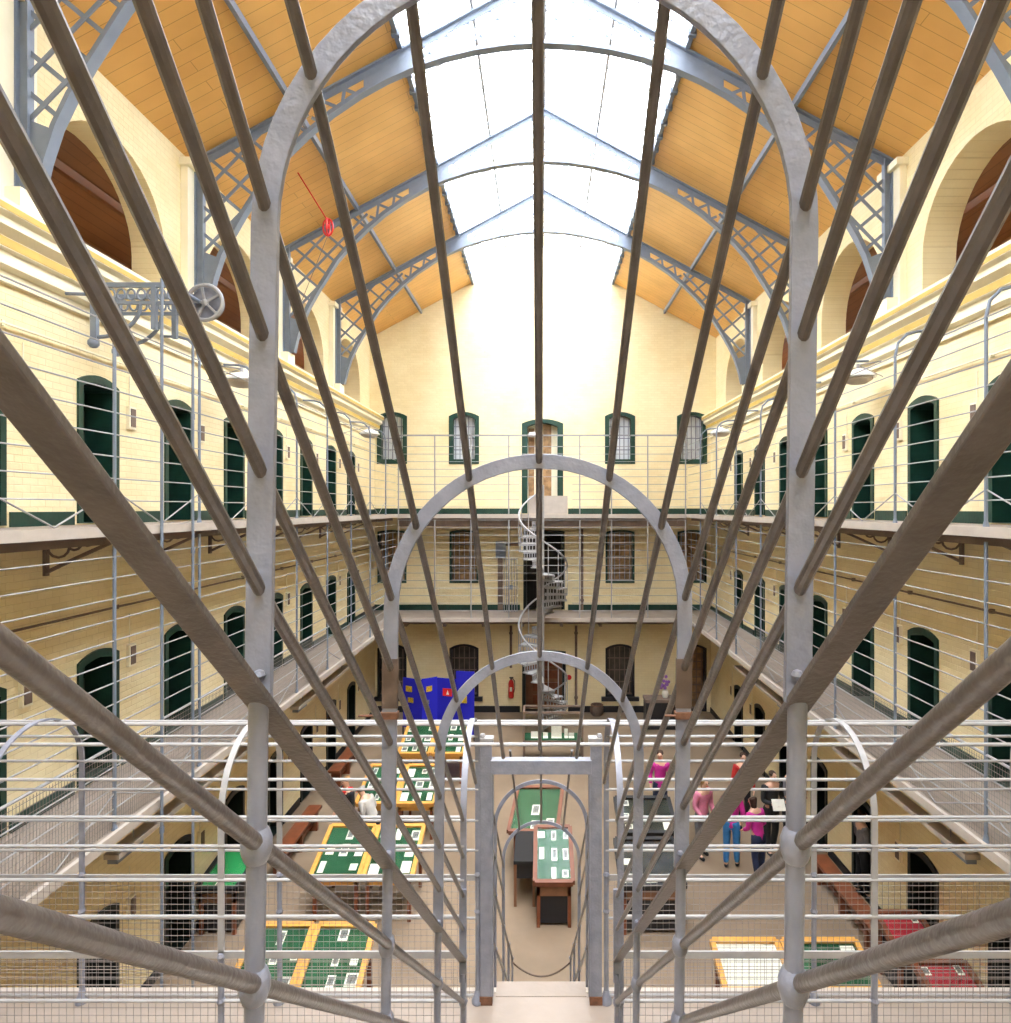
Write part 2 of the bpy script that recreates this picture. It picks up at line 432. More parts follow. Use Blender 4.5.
for fi, x, hw, z0, zt, rise in DOORF:
    ndoor += 1
    o = thing('door_%d' % ndoor, 'central doorway in the end wall %s' % ['at the ground floor foot of the spiral stair', 'onto the lower gallery, standing dark and open', 'onto the upper gallery with glazed timber leaf'][fi], 'door', (x, YF, z0), kind='structure')
    inn = arch_outline(x, hw, z0, zt-z0-rise, rise)
    out = arch_outline(x, hw-(.2 if fi == 2 else .12), z0+.001, zt-z0-rise-.12, rise*.9)
    m = MB(); ring(m, inn, out, lambda u, z: (u, YF-.02, z), (0,.32,0)); m.build('door_frame', 'green' if fi == 2 else 'dgreen', o, smooth=False)
    m = MB(); m.box(x-hw, x+hw, YF+.36, YF+.4, z0, zt)
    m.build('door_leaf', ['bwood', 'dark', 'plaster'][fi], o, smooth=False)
    if fi == 2:
        m = MB(); m.box(x+.02, x+.32, YF+.3, YF+.36, z0+.1, zt-.15); m.box(x-.5, x-.3, YF+.3, YF+.36, z0+.1, zt-.3); m.build('door_panel', 'litglass', o, smooth=False)
        m = MB(); m.box(x-hw, x+hw, YF+.28, YF+.34, z0+1.75, z0+1.85); m.build('transom', 'rail', o, smooth=False)
        m = MB(); m.tube((x-.35, YF+.1, zt-.62), (x-.35, YF+.1, zt-.47), .19, 14, .13); m.build('lamp_shade', 'white', o)
    if fi == 0:
        m = MB()
        for i in range(4): m.box(x-.4, x+.5, YF+.3, YF+.35, z0+.2+i*.45, z0+.5+i*.45)
        m.build('door_panel', 'redwood', o, smooth=False)

ORD = ['first', 'second', 'third', 'fourth', 'fifth', 'sixth', 'seventh', 'eighth']
for s, nm in ((-1, 'left'), (1, 'right')):
    X = CX+s*HW
    for fi, (fl, z0, hs) in enumerate(FLOORS):
        for i, y in enumerate(DY(s)):
            if i == 7 and y > 20.6: pass
            ndoor += 1
            o = thing('door_%d' % ndoor, '%s arched green cell door from the front along the %s wall at the %s' % (ORD[i], nm, fl), 'door', (X, y, z0), kind='structure')
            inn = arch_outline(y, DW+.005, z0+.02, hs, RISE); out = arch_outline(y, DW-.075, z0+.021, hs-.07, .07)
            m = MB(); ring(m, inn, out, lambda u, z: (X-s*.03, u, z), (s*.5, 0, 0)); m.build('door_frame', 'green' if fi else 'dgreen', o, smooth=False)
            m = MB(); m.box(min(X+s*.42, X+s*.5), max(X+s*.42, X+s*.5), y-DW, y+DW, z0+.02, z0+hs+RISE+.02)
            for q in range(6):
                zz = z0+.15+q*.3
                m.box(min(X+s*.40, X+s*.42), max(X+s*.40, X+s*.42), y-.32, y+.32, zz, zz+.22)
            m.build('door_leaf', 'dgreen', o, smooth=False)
            # niche with its conduit, beside the door
            v = MB(); yy = y+.66; zc = z0+1.52
            v.box(min(X, X-s*.05), max(X, X-s*.05), yy-.075, yy+.075, zc-.16, zc+.16)
            vo = tag(v.build('bell_box', 'plaster', smooth=False), 'small bell box beside the %s cell door from the front, %s side, %s' % (ORD[i], nm, fl), 'bell box', 'bell boxes beside the cell doors')
            v = MB(); v.box(min(X-s*.05, X-s*.06), max(X-s*.05, X-s*.06), yy-.05, yy+.055, zc-.13, zc+.13); v.build('slot', 'joist', vo, smooth=False)
            v = MB(); v.tube((X-s*.012, yy-.02, zc+.17), (X-s*.012, yy-.02, zc+.6), .009, 6); v.build('conduit', 'plaster', vo)
    # pipe runs
    for zz, lab in ((G+2.04, 'above the upper gallery doors'), (G-1.38, 'above the lower gallery doors')):
        p = MB(); p.tube((X-s*.05, YB+.2, zz), (X-s*.05, YF-.2, zz), .016, 8)
        for y in DY(s): p.box(min(X, X-s*.06), max(X, X-s*.06), y+.3, y+.34, zz-.03, zz+.03)
        tag(p.build('pipe', 'cornice' if zz > G else 'joist'), 'long thin pipe on the %s wall %s' % (nm, lab), 'pipe')

# skylight
def skylight(s, nm, n):
    o = thing('window_%d' % n, 'bright skylight glazing on the %s side of the ridge' % nm, 'skylight', (CX+s*1.3, 8, rooz(CX+1.3)), kind='structure')
    xa, xb = CX, CX+s*2.5; za, zb = rooz(xa)+.12, rooz(xb)+.12
    m = MB(); m.prism([(xa,YB,za),(xb,YB,zb),(xb,YB,zb+.01),(xa,YB,za+.01)], (0,YF-YB,0)); m.build('pane', 'glass', o, smooth=False)
    m = MB(); n_ = int((YF-YB)/.62)
    for k in range(n_+1):
        y = YB+k*(YF-YB)/n_; m.beam((xa,y,za-.03), (xb,y,zb-.03), .03, .05)
    m.build('glazing_bar', 'rail', o, smooth=False)
    m = MB(); xm = CX+s*1.25; m.beam((xm,YB,rooz(xm)-.02), (xm,YF,rooz(xm)-.02), .05, .08); m.build('purlin', 'rail', o, smooth=False)
skylight(-1, 'left', nwin+1); skylight(1, 'right', nwin+2)
m = MB(); m.beam((CX,YB,rooz(CX)), (CX,YF,rooz(CX)), .1, .16)
tag(m.build('trim_ridge', 'rail', smooth=False), 'pale ridge beam at the top of the skylight', 'beam', kind='structure')

# ------------------------------------------------------------------ roof trusses
ARC = [(0,8.10),(.6,8.07),(1.2,7.98),(1.75,7.85),(2.3,7.67),(2.75,7.47),(3.2,7.22),(3.7,6.88),(4.12,6.52),(4.5,6.15),(4.82,5.78),(5.25,5.1),(5.45,4.75),(5.62,4.4),(5.75,4.0),(5.83,3.64)]
def arcz(x):
    for (a, za), (b, zb) in zip(ARC, ARC[1:]):
        if a <= x <= b: return za+(zb-za)*(x-a)/(b-a)
    return -9
def inside(x, h):
    if x < 0 or x > 5.97: return False
    top = 9.43-SLP*x-.10
    if h > top: return False
    if x > 5.83: return h > 4.3
    return h > arcz(x)+.02
for ti, y in enumerate(TRUSS_Y):
    t = thing('roof_truss', 'blue grey lattice roof truss, %s' % ['two bays behind the viewpoint', 'just behind the viewpoint', 'nearest in front of the viewpoint, over the near skylight', 'with its lattice foot at the top left corner', 'second in view, landing just inside the near arches', 'third in view, behind the cage arch', 'farthest, next to the end wall'][ti], 'roof truss', (CX, y, G+3.75))
    for s in (-1, 1):
        P = lambda x, h, dy=0: (CX+s*x, y+dy, G+h)
        m = MB()
        for a, b in zip(ARC, ARC[1:]):
            pass
        pts = [P(*a) for a in ARC]; nr = []
        for i in range(len(ARC)):
            a = ARC[max(i-1,0)]; b = ARC[min(i+1,len(ARC)-1)]
            d = Vector((b[0]-a[0], b[1]-a[1])).normalized(); nr.append((-s*d.y, 0, d.x))
        m.band(pts, nr, .035, (0,.15,0)); 
        pts2 = [(p[0]+n[0]*.05, p[1], p[2]+n[2]*.05) for p, n in zip(pts, nr)]
        m.band(pts2, nr, .10, (0,.02,0)); m.build('bottom_chord', 'truss', t)
        m = MB(); m.beam(P(0,9.34), P(6.1,9.34-SLP*6.1), .15, .035); m.beam(P(0,9.27), P(6.1,9.27-SLP*6.1), .02, .12)
        m.build('top_chord', 'truss', t, smooth=False)
        m = MB(); m.box(min(CX+s*5.95,CX+s*6.08), max(CX+s*5.95,CX+s*6.08), y-.012, y+.012, G+3.62, G+6.1)
        m.box(min(CX+s*5.94,CX+s*5.955), max(CX+s*5.94,CX+s*5.955), y-.05, y+.05, G+3.62, G+6.1)
        m.box(min(CX+s*6.06,CX+s*6.08), max(CX+s*6.06,CX+s*6.08), y-.07, y+.07, G+3.6, G+6.07)
        m.prism([P(5.82,3.63,-.009), P(6.0,3.63,-.009), P(6.0,4.5,-.009), P(5.64,4.36,-.009), P(5.76,4.0,-.009)], (0,.018,0)); m.build('leg_plate', 'truss', t, smooth=False)
        # solid plate
        m = MB(); ol = [P(2.2,9.3-SLP*2.2), P(3.15,9.3-SLP*3.15)]+[P(x,arcz(x)) for x in (3.15,2.9,2.6,2.4,2.2)]
        ol = [(p[0], p[1]-.008, p[2]) for p in ol]; m.prism(ol, (0,.016,0)); m.build('gusset_plate', 'truss', t, smooth=False)
        # lattice
        m = MB()
        def run(ang, sp, ox, x0, x1):
            oy = .009 if math.sin(ang) > 0 else -.009
            d = Vector((math.cos(ang), math.sin(ang))); n = Vector((-d.y, d.x)); k0 = -40
            for k in range(-45, 46):
                c = Vector((3.5, 6.5))+n*(k*sp+ox); cur = None; last = None
                st = [c+d*(i*.05) for i in range(-140, 141)]
                for q in st:
                    ok = inside(q.x, q.y) and x0 <= q.x <= x1
                    if ok:
                        if cur is None: cur = q
                        last = q
                    elif cur is not None:
                        if (last-cur).length > .08: m.beam(P(cur.x,cur.y,oy), P(last.x,last.y,oy), .014, .056)
                        cur = None
        for base in (math.radians(40), math.radians(-46)): run(base, .36, 0, 4.1, 6.05)
        for base in (math.radians(22), math.radians(-82)): run(base, .34, .1, 3.15, 4.1)
        m.build('lattice', 'truss', t, smooth=False)
        m = MB()
        for base in (math.radians(45), math.radians(-45)): run(base, .42, 0, .02, 2.2)
        m.build('lattice', 'truss', t, smooth=False)

# ------------------------------------------------------------------ galleries
def bracket(mb, X, s, y, z):
    """iron bracket from the wall at X under a deck at height z, arm towards the hall"""
    L = 1.05
    mb.box(min(X, X-s*.04), max(X, X-s*.04), y-.03, y+.03, z-.55, z-.02)
    pts = []; nr = []
    for i in range(11):
        a = PI/2*i/10; px = L*(1-math.cos(a)) ; pz = -.5*math.cos(a)**1.0
        pts.append((X-s*(.04+L*math.sin(a)), y, z-.04-.46*(1-math.sin(a))**1.1)); nr.append((0,0,1))
    mb.band(pts, nr, .04, (0,.05,0))
    for cxx, r in ((.17, .13), (.36, .085), (.52, .06)):
        c = Vector((X-s*cxx, y, z-.05-r-.02)); 
        mb.path([(c.x+math.cos(a)*r, y, c.z+math.sin(a)*r) for a in [2*PI*i/12 for i in range(12)]], .016, 5, closed=True)
for s, nm in ((-1, 'left'), (1, 'right')):
    X = CX+s*HW; E = s*XE
    for z, fl in ((LO, 'lower'), (UP, 'upper')):
        t = thing('gallery_walkway', '%s gallery walkway cantilevered from the %s wall' % (fl, nm), 'gallery', ((X+E)/2, (YF+YB)/2, z-.3))
        m = MB(); m.box(min(X-s*.005,E), max(X-s*.005,E), YB+.05, YF-.02, z-.05, z-.003); m.build('deck', 'deck', t, smooth=False)
        m = MB(); m.box(min(E,E-s*.05), max(E,E-s*.05), YB+.05, YE, z-.1, z+.012); m.build('edge_beam', 'deckedge', t, smooth=False)
        m = MB(); m.box(min(E+s*.12,E+s*.2), max(E+s*.12,E+s*.2), YB+.05, YE, z-.2, z-.05); m.build('joist', 'joist', t, smooth=False)
        yb = [y+.97 for y in DY(s)] if s < 0 else [y+.95 for y in DY(s)]
        for y in yb:
            if y < 20.8:
                m = MB(); bracket(m, X, s, y, z-.05); m.build('bracket', 'joist', t)
    # railings
    posts = [(5.46 if s < 0 else 5.19)+1.8*k for k in range(9)]
    for z, fl in ((LO, 'lower'), (UP, 'upper')):
        t = thing('gallery_railing', 'tall pale wire railing on the edge of the %s %s gallery' % (nm, fl), 'railing', (E, 13, z))
        ex = E+s*.03
        top = 2.35 if fl == 'upper' else 3.28
        for y in posts:
            m = MB()
            if fl == 'upper':
                pts = [(ex,y,z), (ex,y,z+2.3), (ex+s*.04,y,z+2.48), (ex+s*.16,y,z+2.6), (ex+s*.3,y,z+2.64), (ex+s*.55,y,z+2.65)]
                m.path(pts, .02, 8)
            else: m.tube((ex,y,z), (ex,y,z+top), .02, 8)
            m.tube((ex,y,z), (ex,y,z+.07), .035, 8, .022)
            m.build('post', 'truss', t)
        n = 9 if fl == 'upper' else 13
        for k in range(n):
            h = .30+.25*k if fl == 'upper' else .24+.238*k
            big = fl == 'lower' and abs(h-.95) < .13
            m = MB(); m.tube((ex,4.8 if fl == 'lower' else 3.2,z+h), (ex,YE,z+h), .017 if big else .0085, 6); m.build('handrail' if big else 'rail', 'rail', t)
        for y in posts[:-1]:
            m = MB(); mid = y+.9
            m.tube((ex,mid,z+.02), (ex,y,z+.42), .009, 6); m.tube((ex,mid,z+.02), (ex,y+1.8,z+.42), .009, 6); m.build('brace', 'rail', t)
        if fl == 'lower':
            m = MB()
            for k in range(0, 240): m.box(ex-.0015, ex+.0015, 4.9+k*.04, 4.9+k*.04+.0028, z+.02, z+.92)
            for k in range(14): m.box(ex-.002, ex+.002, 4.9, 14.5, z+.04+k*.065, z+.044+k*.065)
            m.build('wire_mesh', 'wire', t, smooth=False)
# far galleries
for z, fl in ((LO, 'lower'), (UP, 'upper')):
    t = thing('gallery_walkway', '%s gallery walkway crossing the end wall behind the spiral stair' % fl, 'gallery', (CX, (YE+YF)/2, z-.3))
    m = MB(); m.box(-XE+.002, XE-.002, YE, YF-.01, z-.05, z-.002); m.build('deck', 'deck', t, smooth=False)
    m = MB(); m.box(-XE+.05, XE-.05, YE-.05, YE, z-.12, z+.012); m.build('edge_beam', 'deckedge', t, smooth=False)
    m = MB(); m.box(-XE, XE, YE+.15, YE+.25, z-(.4 if z == UP else .22), z-.05); m.box(-XE, XE, YE+.9, YE+1.0, z-(.4 if z == UP else .2), z-.05)
    for k in range(8): m.box(-4.6+k*1.3, -4.5+k*1.3, YE+.1, YF-.02, z-.3, z-.05)
    m.build('joist', 'joist', t, smooth=False)
    r = thing('gallery_railing', 'tall pale wire railing across the end wall at the %s gallery' % fl, 'railing', (CX, YE, z))
    px = [-4.75, -3.55, -2.35, -1.1, 1.25, 2.3, 3.5, 4.75]
    tp = 2.62 if fl == 'upper' else 3.25
    yy = YE-.02
    for x in px:
        m = MB(); m.tube((x,yy,z), (x,yy,z+tp), .022, 6); m.build('post', 'rail', r)
    n = 10 if fl == 'upper' else 13
    for k in range(n):
        h = .25+.25*k; 
        m = MB()
        if k == n-1 and fl == 'upper': m.beam((-4.8,yy,z+tp), (4.8,yy,z+tp), .03, .05)
        elif h < 1.1:
            m.tube((-4.8,yy,z+h), (-.75,yy,z+h), .01, 6); m.tube((1.0,yy,z+h), (4.8,yy,z+h), .01, 6)
        else: m.tube((-4.8,yy,z+h), (4.8,yy,z+h), .01, 6)
        m.build('rail', 'rail', r, smooth=False)
    if fl == 'upper':
        m = MB(); m.box(-.45, .85, YE+.0, YE+.015, z+.02, z+.62); m.build('kick_plate', 'deckedge', r, smooth=False)

# strip lights under the lower galleries
for s, nm in ((-1, 'left'), (1, 'right')):
    for y0, w_ in ((7.4, 'nearest the viewpoint'), (12.9, 'farther along')):
        t = thing('strip_light', 'long pale trough light under the lower %s gallery, %s' % (nm, w_), 'strip light', (s*4.98, y0+1.6, LO-.5))
        m = MB(); m.box(s*4.98-.09, s*4.98+.09, y0, y0+3.4, LO-.42, LO-.36); m.build('trough', 'deckedge', t, smooth=False)
        m = MB(); m.box(s*4.98-.06, s*4.98+.06, y0+.02, y0+.5, LO-.48, LO-.42); m.build('ballast_box', 'truss', t, smooth=False)
        m = MB()
        for k in range(3): m.tube((s*4.98, y0+.4+k*1.3, LO-.36), (s*4.98, y0+.4+k*1.3, LO-.03), .008, 6)
        m.build('hanger', 'rail', t)

# ------------------------------------------------------------------ caged stair (upper flight)
SX = -.0125; SL = .87; R = .463; HSP = .485
def sh(h, y): return G+h-SL*(y-1.10)      # a point given at the first hoop, carried down the stair
HY = [1.10, 2.02, 2.98]
t = thing('staircase', 'steep grey caged iron stair descending from the viewpoint to the bridge below', 'staircase', (SX, 2.0, LO))
def hoop(y, parent, cx, r, zsp, zbot, w, th, mat='grey'):
    m = MB(); pts = []; nr = []
    pts.append((cx-r, y, zbot)); nr.append((-1,0,0))
    for i in range(33):
        a = PI-PI*i/32; pts.append((cx+r*math.cos(a), y, zsp+r*math.sin(a))); nr.append((math.cos(a),0,math.sin(a)))
    pts.append((cx+r, y, zbot)); nr.append((1,0,0))
    m.band(pts, nr, w, (0,th,0)); return m.build('hoop', mat, parent, bevel=.0015)
for y in HY:
    zh = sh(-.33, y)
    hoop(y, t, SX, R, sh(HSP, y), zh-.003, .046, .012)
    for s in (-1, 1):
        m = MB(); x = SX+s*R
        m.tube((x,y,zh), (x,y,zh-.95), .0165, 12)
        for h in (-.579, -.82): m.ball((x,y,sh(h,y)), .0265, 14, 1.5)
        m.build('stanchion', 'grey', t)
        m = MB(); m.ball((x-s*.005,y-.01,zh+.045), .0105, 8); m.build('rivet', 'grey', t)
for s in (-1, 1):
    x = SX+s*R
    m = MB(); y = 3.85; m.box(x-.022, x+.022, y-.008, y+.008, LO+.8, sh(.1, y)); m.build('end_post', 'grey', t, smooth=False)
    m = MB(); m.tube((x,y,LO), (x,y,LO+.85), .0165, 10)
    for h in (-.579, -.82): m.ball((x,y,sh(h,y)), .027, 10, 1.2)
    m.build('stanchion', 'grey', t)
    for h, kk in (((.516,.03), (.294,.025), (.06,.011), (-.141,.035)) if s < 0 else ((.516,-.05), (.294,-.035), (.06,-.019), (-.141,-.015))):
        m = MB(); m.path([(x+kk*.97,.13,sh(h,.13)), (x,1.10,sh(h,1.10)), (x,3.85,sh(h,3.85))], .0112, 10); m.build('cage_rod', 'rod', t)
    m = MB(); m.beam((x,.13,sh(-.335,.13)), (x,3.85,sh(-.335,3.85)), .047, .012, (0,SL,1)); m.build('handrail', 'rod', t, bevel=.002, smooth=False)
    for h in (-.579, -.82):
        m = MB(); m.tube((x,.13,sh(h,.13)), (x,3.85,sh(h,3.85)), .0138, 12); m.build('lower_rail', 'rod', t)
    m = MB(); m.beam((x,.0,sh(-1.28,.0)), (x,3.85,sh(-1.28,3.85)), .02, .22, (0,SL,1)); m.build('stringer', 'grey', t, smooth=False)
    for ang in (33.5, 61.5):
        a = math.radians(ang); m = MB()
        xx = SX+s*R*math.cos(a); h = HSP+R*math.sin(a)
        ye = 3.85
        m.path([(xx+(-.06 if s < 0 and ang < 40 else 0)*.97,.13,sh(h,.13)), (xx,1.10,sh(h,1.10)), (xx,ye,sh(h,ye))], .0112, 10); m.build('cage_rod', 'rod', t)
m = MB(); m.tube((SX,.13,sh(HSP+R,.13)), (SX,3.86,sh(HSP+R,3.86)), .0112, 10); m.build('cage_rod', 'rod', t)
for k in range(14):
    y = .22+k*.262; m = MB(); m.box(SX-R+.01, SX+R-.01, y, y+.25, sh(-1.23,y)-.03, sh(-1.23,y)); m.build('tread', 'deckedge', t, smooth=False)
for s in (-1, 1):     # rust stain and strap on the second hoop's legs
    x = SX+s*R; y = 2.02
    m = MB(); m.box(x-.0245, x+.0245, y-.009, y+.009, G-.63, G-.475); m.build('stain', 'rustdark', t, smooth=False, label='brown rust-stained stretch of hoop leg')
    m = MB(); m.box(x-.027, x+.027, y-.018, y+.012, G-.662, G-.642); m.tube((x-.027*s-.03*s*0, y-.012, G-.652), (x-.06*s if s>0 else x-.095, y-.012, G-.652), .004, 6)
    m.build('strap', 'rust', t, smooth=False, label='rusty orange strap')

for ch in t.children:       # the whole cage leans very slightly to one side
    for v in ch.data.vertices:
        q = v.co+ch.location+t.location
        v.co.x += .014*((q.z-G)+SL*(q.y-1.10)-HSP)*min(1., max(0., (3.7-q.y)/1.0)) if q.y > .9 else .014*((q.z-G)+SL*(q.y-1.10)-HSP)
# ------------------------------------------------------------------ bridge
BN, BF = 3.87, 4.73; BR = (BF-BN)/2; BC = (BN+BF)/2; BS = G-1.87
t = thing('bridge_walkway', 'narrow caged bridge walkway crossing the hall at the foot of the stair', 'bridge', (0, BC, LO-.2))
m = MB(); m.box(-XE+.06, XE-.06, BN-.06, 4.86, LO-.06, LO-.002); m.build('deck', 'deck', t, smooth=False)
m = MB(); m.box(-XE+.06, XE-.06, 4.82, 4.87, LO-.16, LO+.002); m.build('edge_beam', 'deckedge', t, smooth=False)
m = MB(); m.box(-XE+.06, XE-.06, 3.86, 3.92, LO-.2, LO-.06).box(-XE+.06, XE-.06, 4.6, 4.66, LO-.2, LO-.06); m.build('joist', 'joist', t, smooth=False)
for x in (-3.40, -1.94, -.475, .475, 2.01, 3.48):
    m = MB(); pts = [(x,BN,LO+.75)]; nr = [(0,-1,0)]
    for i in range(21):
        a = PI-PI*i/20; pts.append((x, BC+BR*math.cos(a), BS+BR*math.sin(a))); nr.append((0,math.cos(a),math.sin(a)))
    pts.append((x,BF,LO+.75)); nr.append((0,1,0))
    m.band(pts, nr, .012 if abs(x) > 1 else .012, (.038,0,0))
    m.build('hoop', 'grey' if x < -2 or abs(x) < 1 else 'rail', t)
    for y in (BN, BF):
        m = MB(); m.tube((x,y,LO), (x,y,LO+.95), .0185, 10); m.ball((x,y,G-2.98), .027, 8); m.ball((x,y,G-2.71), .026, 8); m.lathe((x,y,LO), [(.045,0),(.045,.02),(.03,.05),(.02,.09)], 12)
        m.build('stanchion', 'grey', t)
OP = .47
def rail(y, h, r, full, nmn='rail', flat=False):
    segs = [(-XE+.06, XE-.06)] if full else [(-XE+.06, -OP), (OP, XE-.06)]
    m = MB()
    for a, b in segs:
        if flat: m.beam((a,y,G+h), (b,y,G+h), .012, .042)
        else: m.tube((a,y,G+h), (b,y,G+h), r, 8)
    m.build(nmn, 'rail', t)
for h in (-1.87, -2.08, -2.31, -2.53): rail(BF, h, .0105, False)
for h in (-3.03, -3.60): rail(BF, h, .010, False)
rail(BF, -2.73, .02, False, 'handrail', True)
for h in (-1.87, -2.045, -2.25, -2.47): rail(BN, h, .0105, False)
rail(BN, -2.98, .010, False)
rail(BN, -2.70, .02, False, 'handrail', True)
for ang, full in ((30, False), (60, True), (90, True), (118, True), (150, False)):
    a = PI-math.radians(ang); rail(BC+BR*math.cos(a), -1.87+BR*math.sin(a)-.012, .0125 if full else .0105, full)
for y, b in ((BF, 'far'), (BN, 'near')):
    m = MB()
    for sg in (-1, 1):
        k = 0
        while OP+.02+k*.045 < XE-.08:
            x = sg*(OP+.02+k*.045); m.box(x-.001, x+.001, y-.001, y+.001, LO+.02, LO+.93); k += 1
        for k in range(20): m.box(min(sg*OP, sg*(XE-.06)), max(sg*OP, sg*(XE-.06)), y-.002, y+.002, LO+.03+k*.046, LO+.0319+k*.046)
    m.build('wire_mesh', 'wire', t, smooth=False)

# gate at the far side of the bridge
GX = -.007
t = thing('gate_frame', 'heavy grey square gate frame with rusty feet in the bridge opening', 'gate', (GX, 4.72, LO))
for s in (-1, 1):
    m = MB(); xo, xi = GX+s*.447, GX+s*.362
    m.box(min(xo,xi), max(xo,xi), 4.70, 4.715, LO+.06, G-1.73); m.box(min(xi,xi-s*.012), max(xi,xi-s*.012), 4.70, 4.76, LO+.06, G-1.88)
    m.build('post', 'grey', t, smooth=False, bevel=.002)
    m = MB(); m.box(min(xo,xi)-.004, max(xo,xi)+.004, 4.694, 4.75, LO, LO+.06); m.build('foot', 'rust', t, smooth=False, label='rusty foot of the gate post')
    m = MB(); m.box(GX+s*.40-.05, GX+s*.40+.05, 4.69, 4.76, G-1.73, G-1.69); m.ball((GX+s*.43, 4.72, G-1.68), .022, 8); m.build('cap', 'rail', t)
m = MB(); m.box(GX-.37, GX+.37, 4.68, 4.76, G-1.95, G-1.85); m.build('lintel', 'grey', t, smooth=False, bevel=.003)
m = MB(); m.box(GX-.34, GX+.34, 4.78, 4.93, LO-.03, LO+.003); m.build('step', 'deck', t, smooth=False)

# lower flight
LX = -.008; LR = .405
def lh(y): return LO-SL*(y-4.85)
t = thing('staircase', 'lower caged stair flight dropping from the gate to the ground floor', 'staircase', (LX, 6.9, 0))
for y, zt in ((5.62, G-2.40), (6.85, G-3.36)):
    hoop(y, t, LX, LR, zt-LR, lh(y)+.85, .034, .012)
for s in (-1, 1):
    x = LX+s*LR
    for y in (4.95, 5.62, 6.85, 7.9, 8.9):
        m = MB(); m.tube((x,y,max(lh(y),0)), (x,y,lh(y)+.92), .014, 8); m.ball((x,y,lh(y)+.92), .025, 8); m.ball((x,y,lh(y)+.45), .025, 8); m.build('stanchion', 'grey', t)
    for h in (.92, .45):
        m = MB(); m.tube((x,4.95,lh(4.95)+h), (x,8.9,lh(8.9)+h), .014, 8); m.build('handrail', 'rod', t)
    m = MB(); m.beam((x,4.87,lh(4.87)-.12), (x,9.05,lh(9.05)+.02), .02, .2, (0,SL,1)); m.build('stringer', 'grey', t, smooth=False)
    for h in (1.25, 1.55):
        m = MB(); m.tube((x,4.8,lh(4.8)+h), (x,6.85,lh(6.85)+h), .010, 8); m.build('cage_rod', 'rod', t)
    a = math.radians(55); m = MB(); xx = LX+s*LR*math.cos(a)
    m.tube((xx,4.8,G-2.40-LR+LR*math.sin(a)+.80*(5.62-4.8)), (xx,6.85,G-3.36-LR+LR*math.sin(a)), .010, 8); m.build('cage_rod', 'rod', t)
m = MB(); m.tube((LX,4.8,G-2.40+.78*(5.62-4.8)), (LX,6.85,G-3.36), .010, 8); m.build('cage_rod', 'rod', t)
for k in range(15):
    y = 4.92+k*.27; m = MB(); m.box(LX-LR+.01, LX+LR-.01, y, y+.26, lh(y)-.23, lh(y)-.20)
    if lh(y)-.23 > .01: m.build('tread', 'deckedge', t, smooth=False)
m = MB(); m.path([(LX+LR*u, 8.9, lh(8.9)+.86-.2*(1-u*u)) for u in [i/8-1 for i in range(17)]], .011, 6)
tag(m.build('chain', 'rustdark'), 'rusty chain slung across the foot of the lower stair flight', 'chain')

# ------------------------------------------------------------------ spiral stair
sxx, syy, sr = .03, 20.38, .79
t = thing('spiral_staircase', 'white and grey cast iron spiral staircase in front of the end wall', 'spiral staircase', (sxx, syy, 0))
m = MB(); m.tube((sxx,syy,0), (sxx,syy,UP+.95), .04, 12); m.build('centre_pole', 'rail', t)
for z0, z1 in ((0, LO), (LO, UP)):
    n = 14; hp = []
    for i in range(n):
        z = z1-(i+1)*(z1-z0)/(n+1)
        a0 = PI/2+2*PI*(i-.1)/n; a1 = PI/2+2*PI*(i+1.05)/n
        def pp(r, a, z): return (sxx+r*math.cos(a), syy+r*math.sin(a), z)
        m = MB(); m.prism([pp(.05,a0,z), pp(sr,a0,z), pp(sr,(a0+a1)/2,z), pp(sr,a1,z), pp(.05,a1,z)], (0,0,-.03))
        td = m.build('tread', 'rail', t, smooth=False)
        m = MB(); h = (z1-z0)/(n+1)
        m.beam(pp(.06,a1,z-.05), pp(sr,a1,z-.05), .015, .035); m.beam(pp(.06,a1,z-h+.02), pp(sr,a1,z-h+.02), .015, .035)
        for q in range(7):
            rr = .14+q*.1; m.beam(pp(rr,a1,z-.04), pp(rr,a1,z-h+.02), .03, .015, (0,1,0))
        m.build('riser', 'rail', td, smooth=False)
        m = MB(); am = (a0+a1)/2; m.tube(pp(sr-.02,am,z), pp(sr-.02,am,z+.92), .014, 6); m.build('baluster', 'rail', t)
    for i in range(0, 57):
        f_ = i/56; a = PI/2+2*PI*f_; hp.append((sxx+(sr-.02)*math.cos(a), syy+(sr-.02)*math.sin(a), z1+.92-(z1-z0)*(.03+.94*f_)))
    m = MB(); m.path(hp, .028, 8); m.build('handrail', 'rail', t)

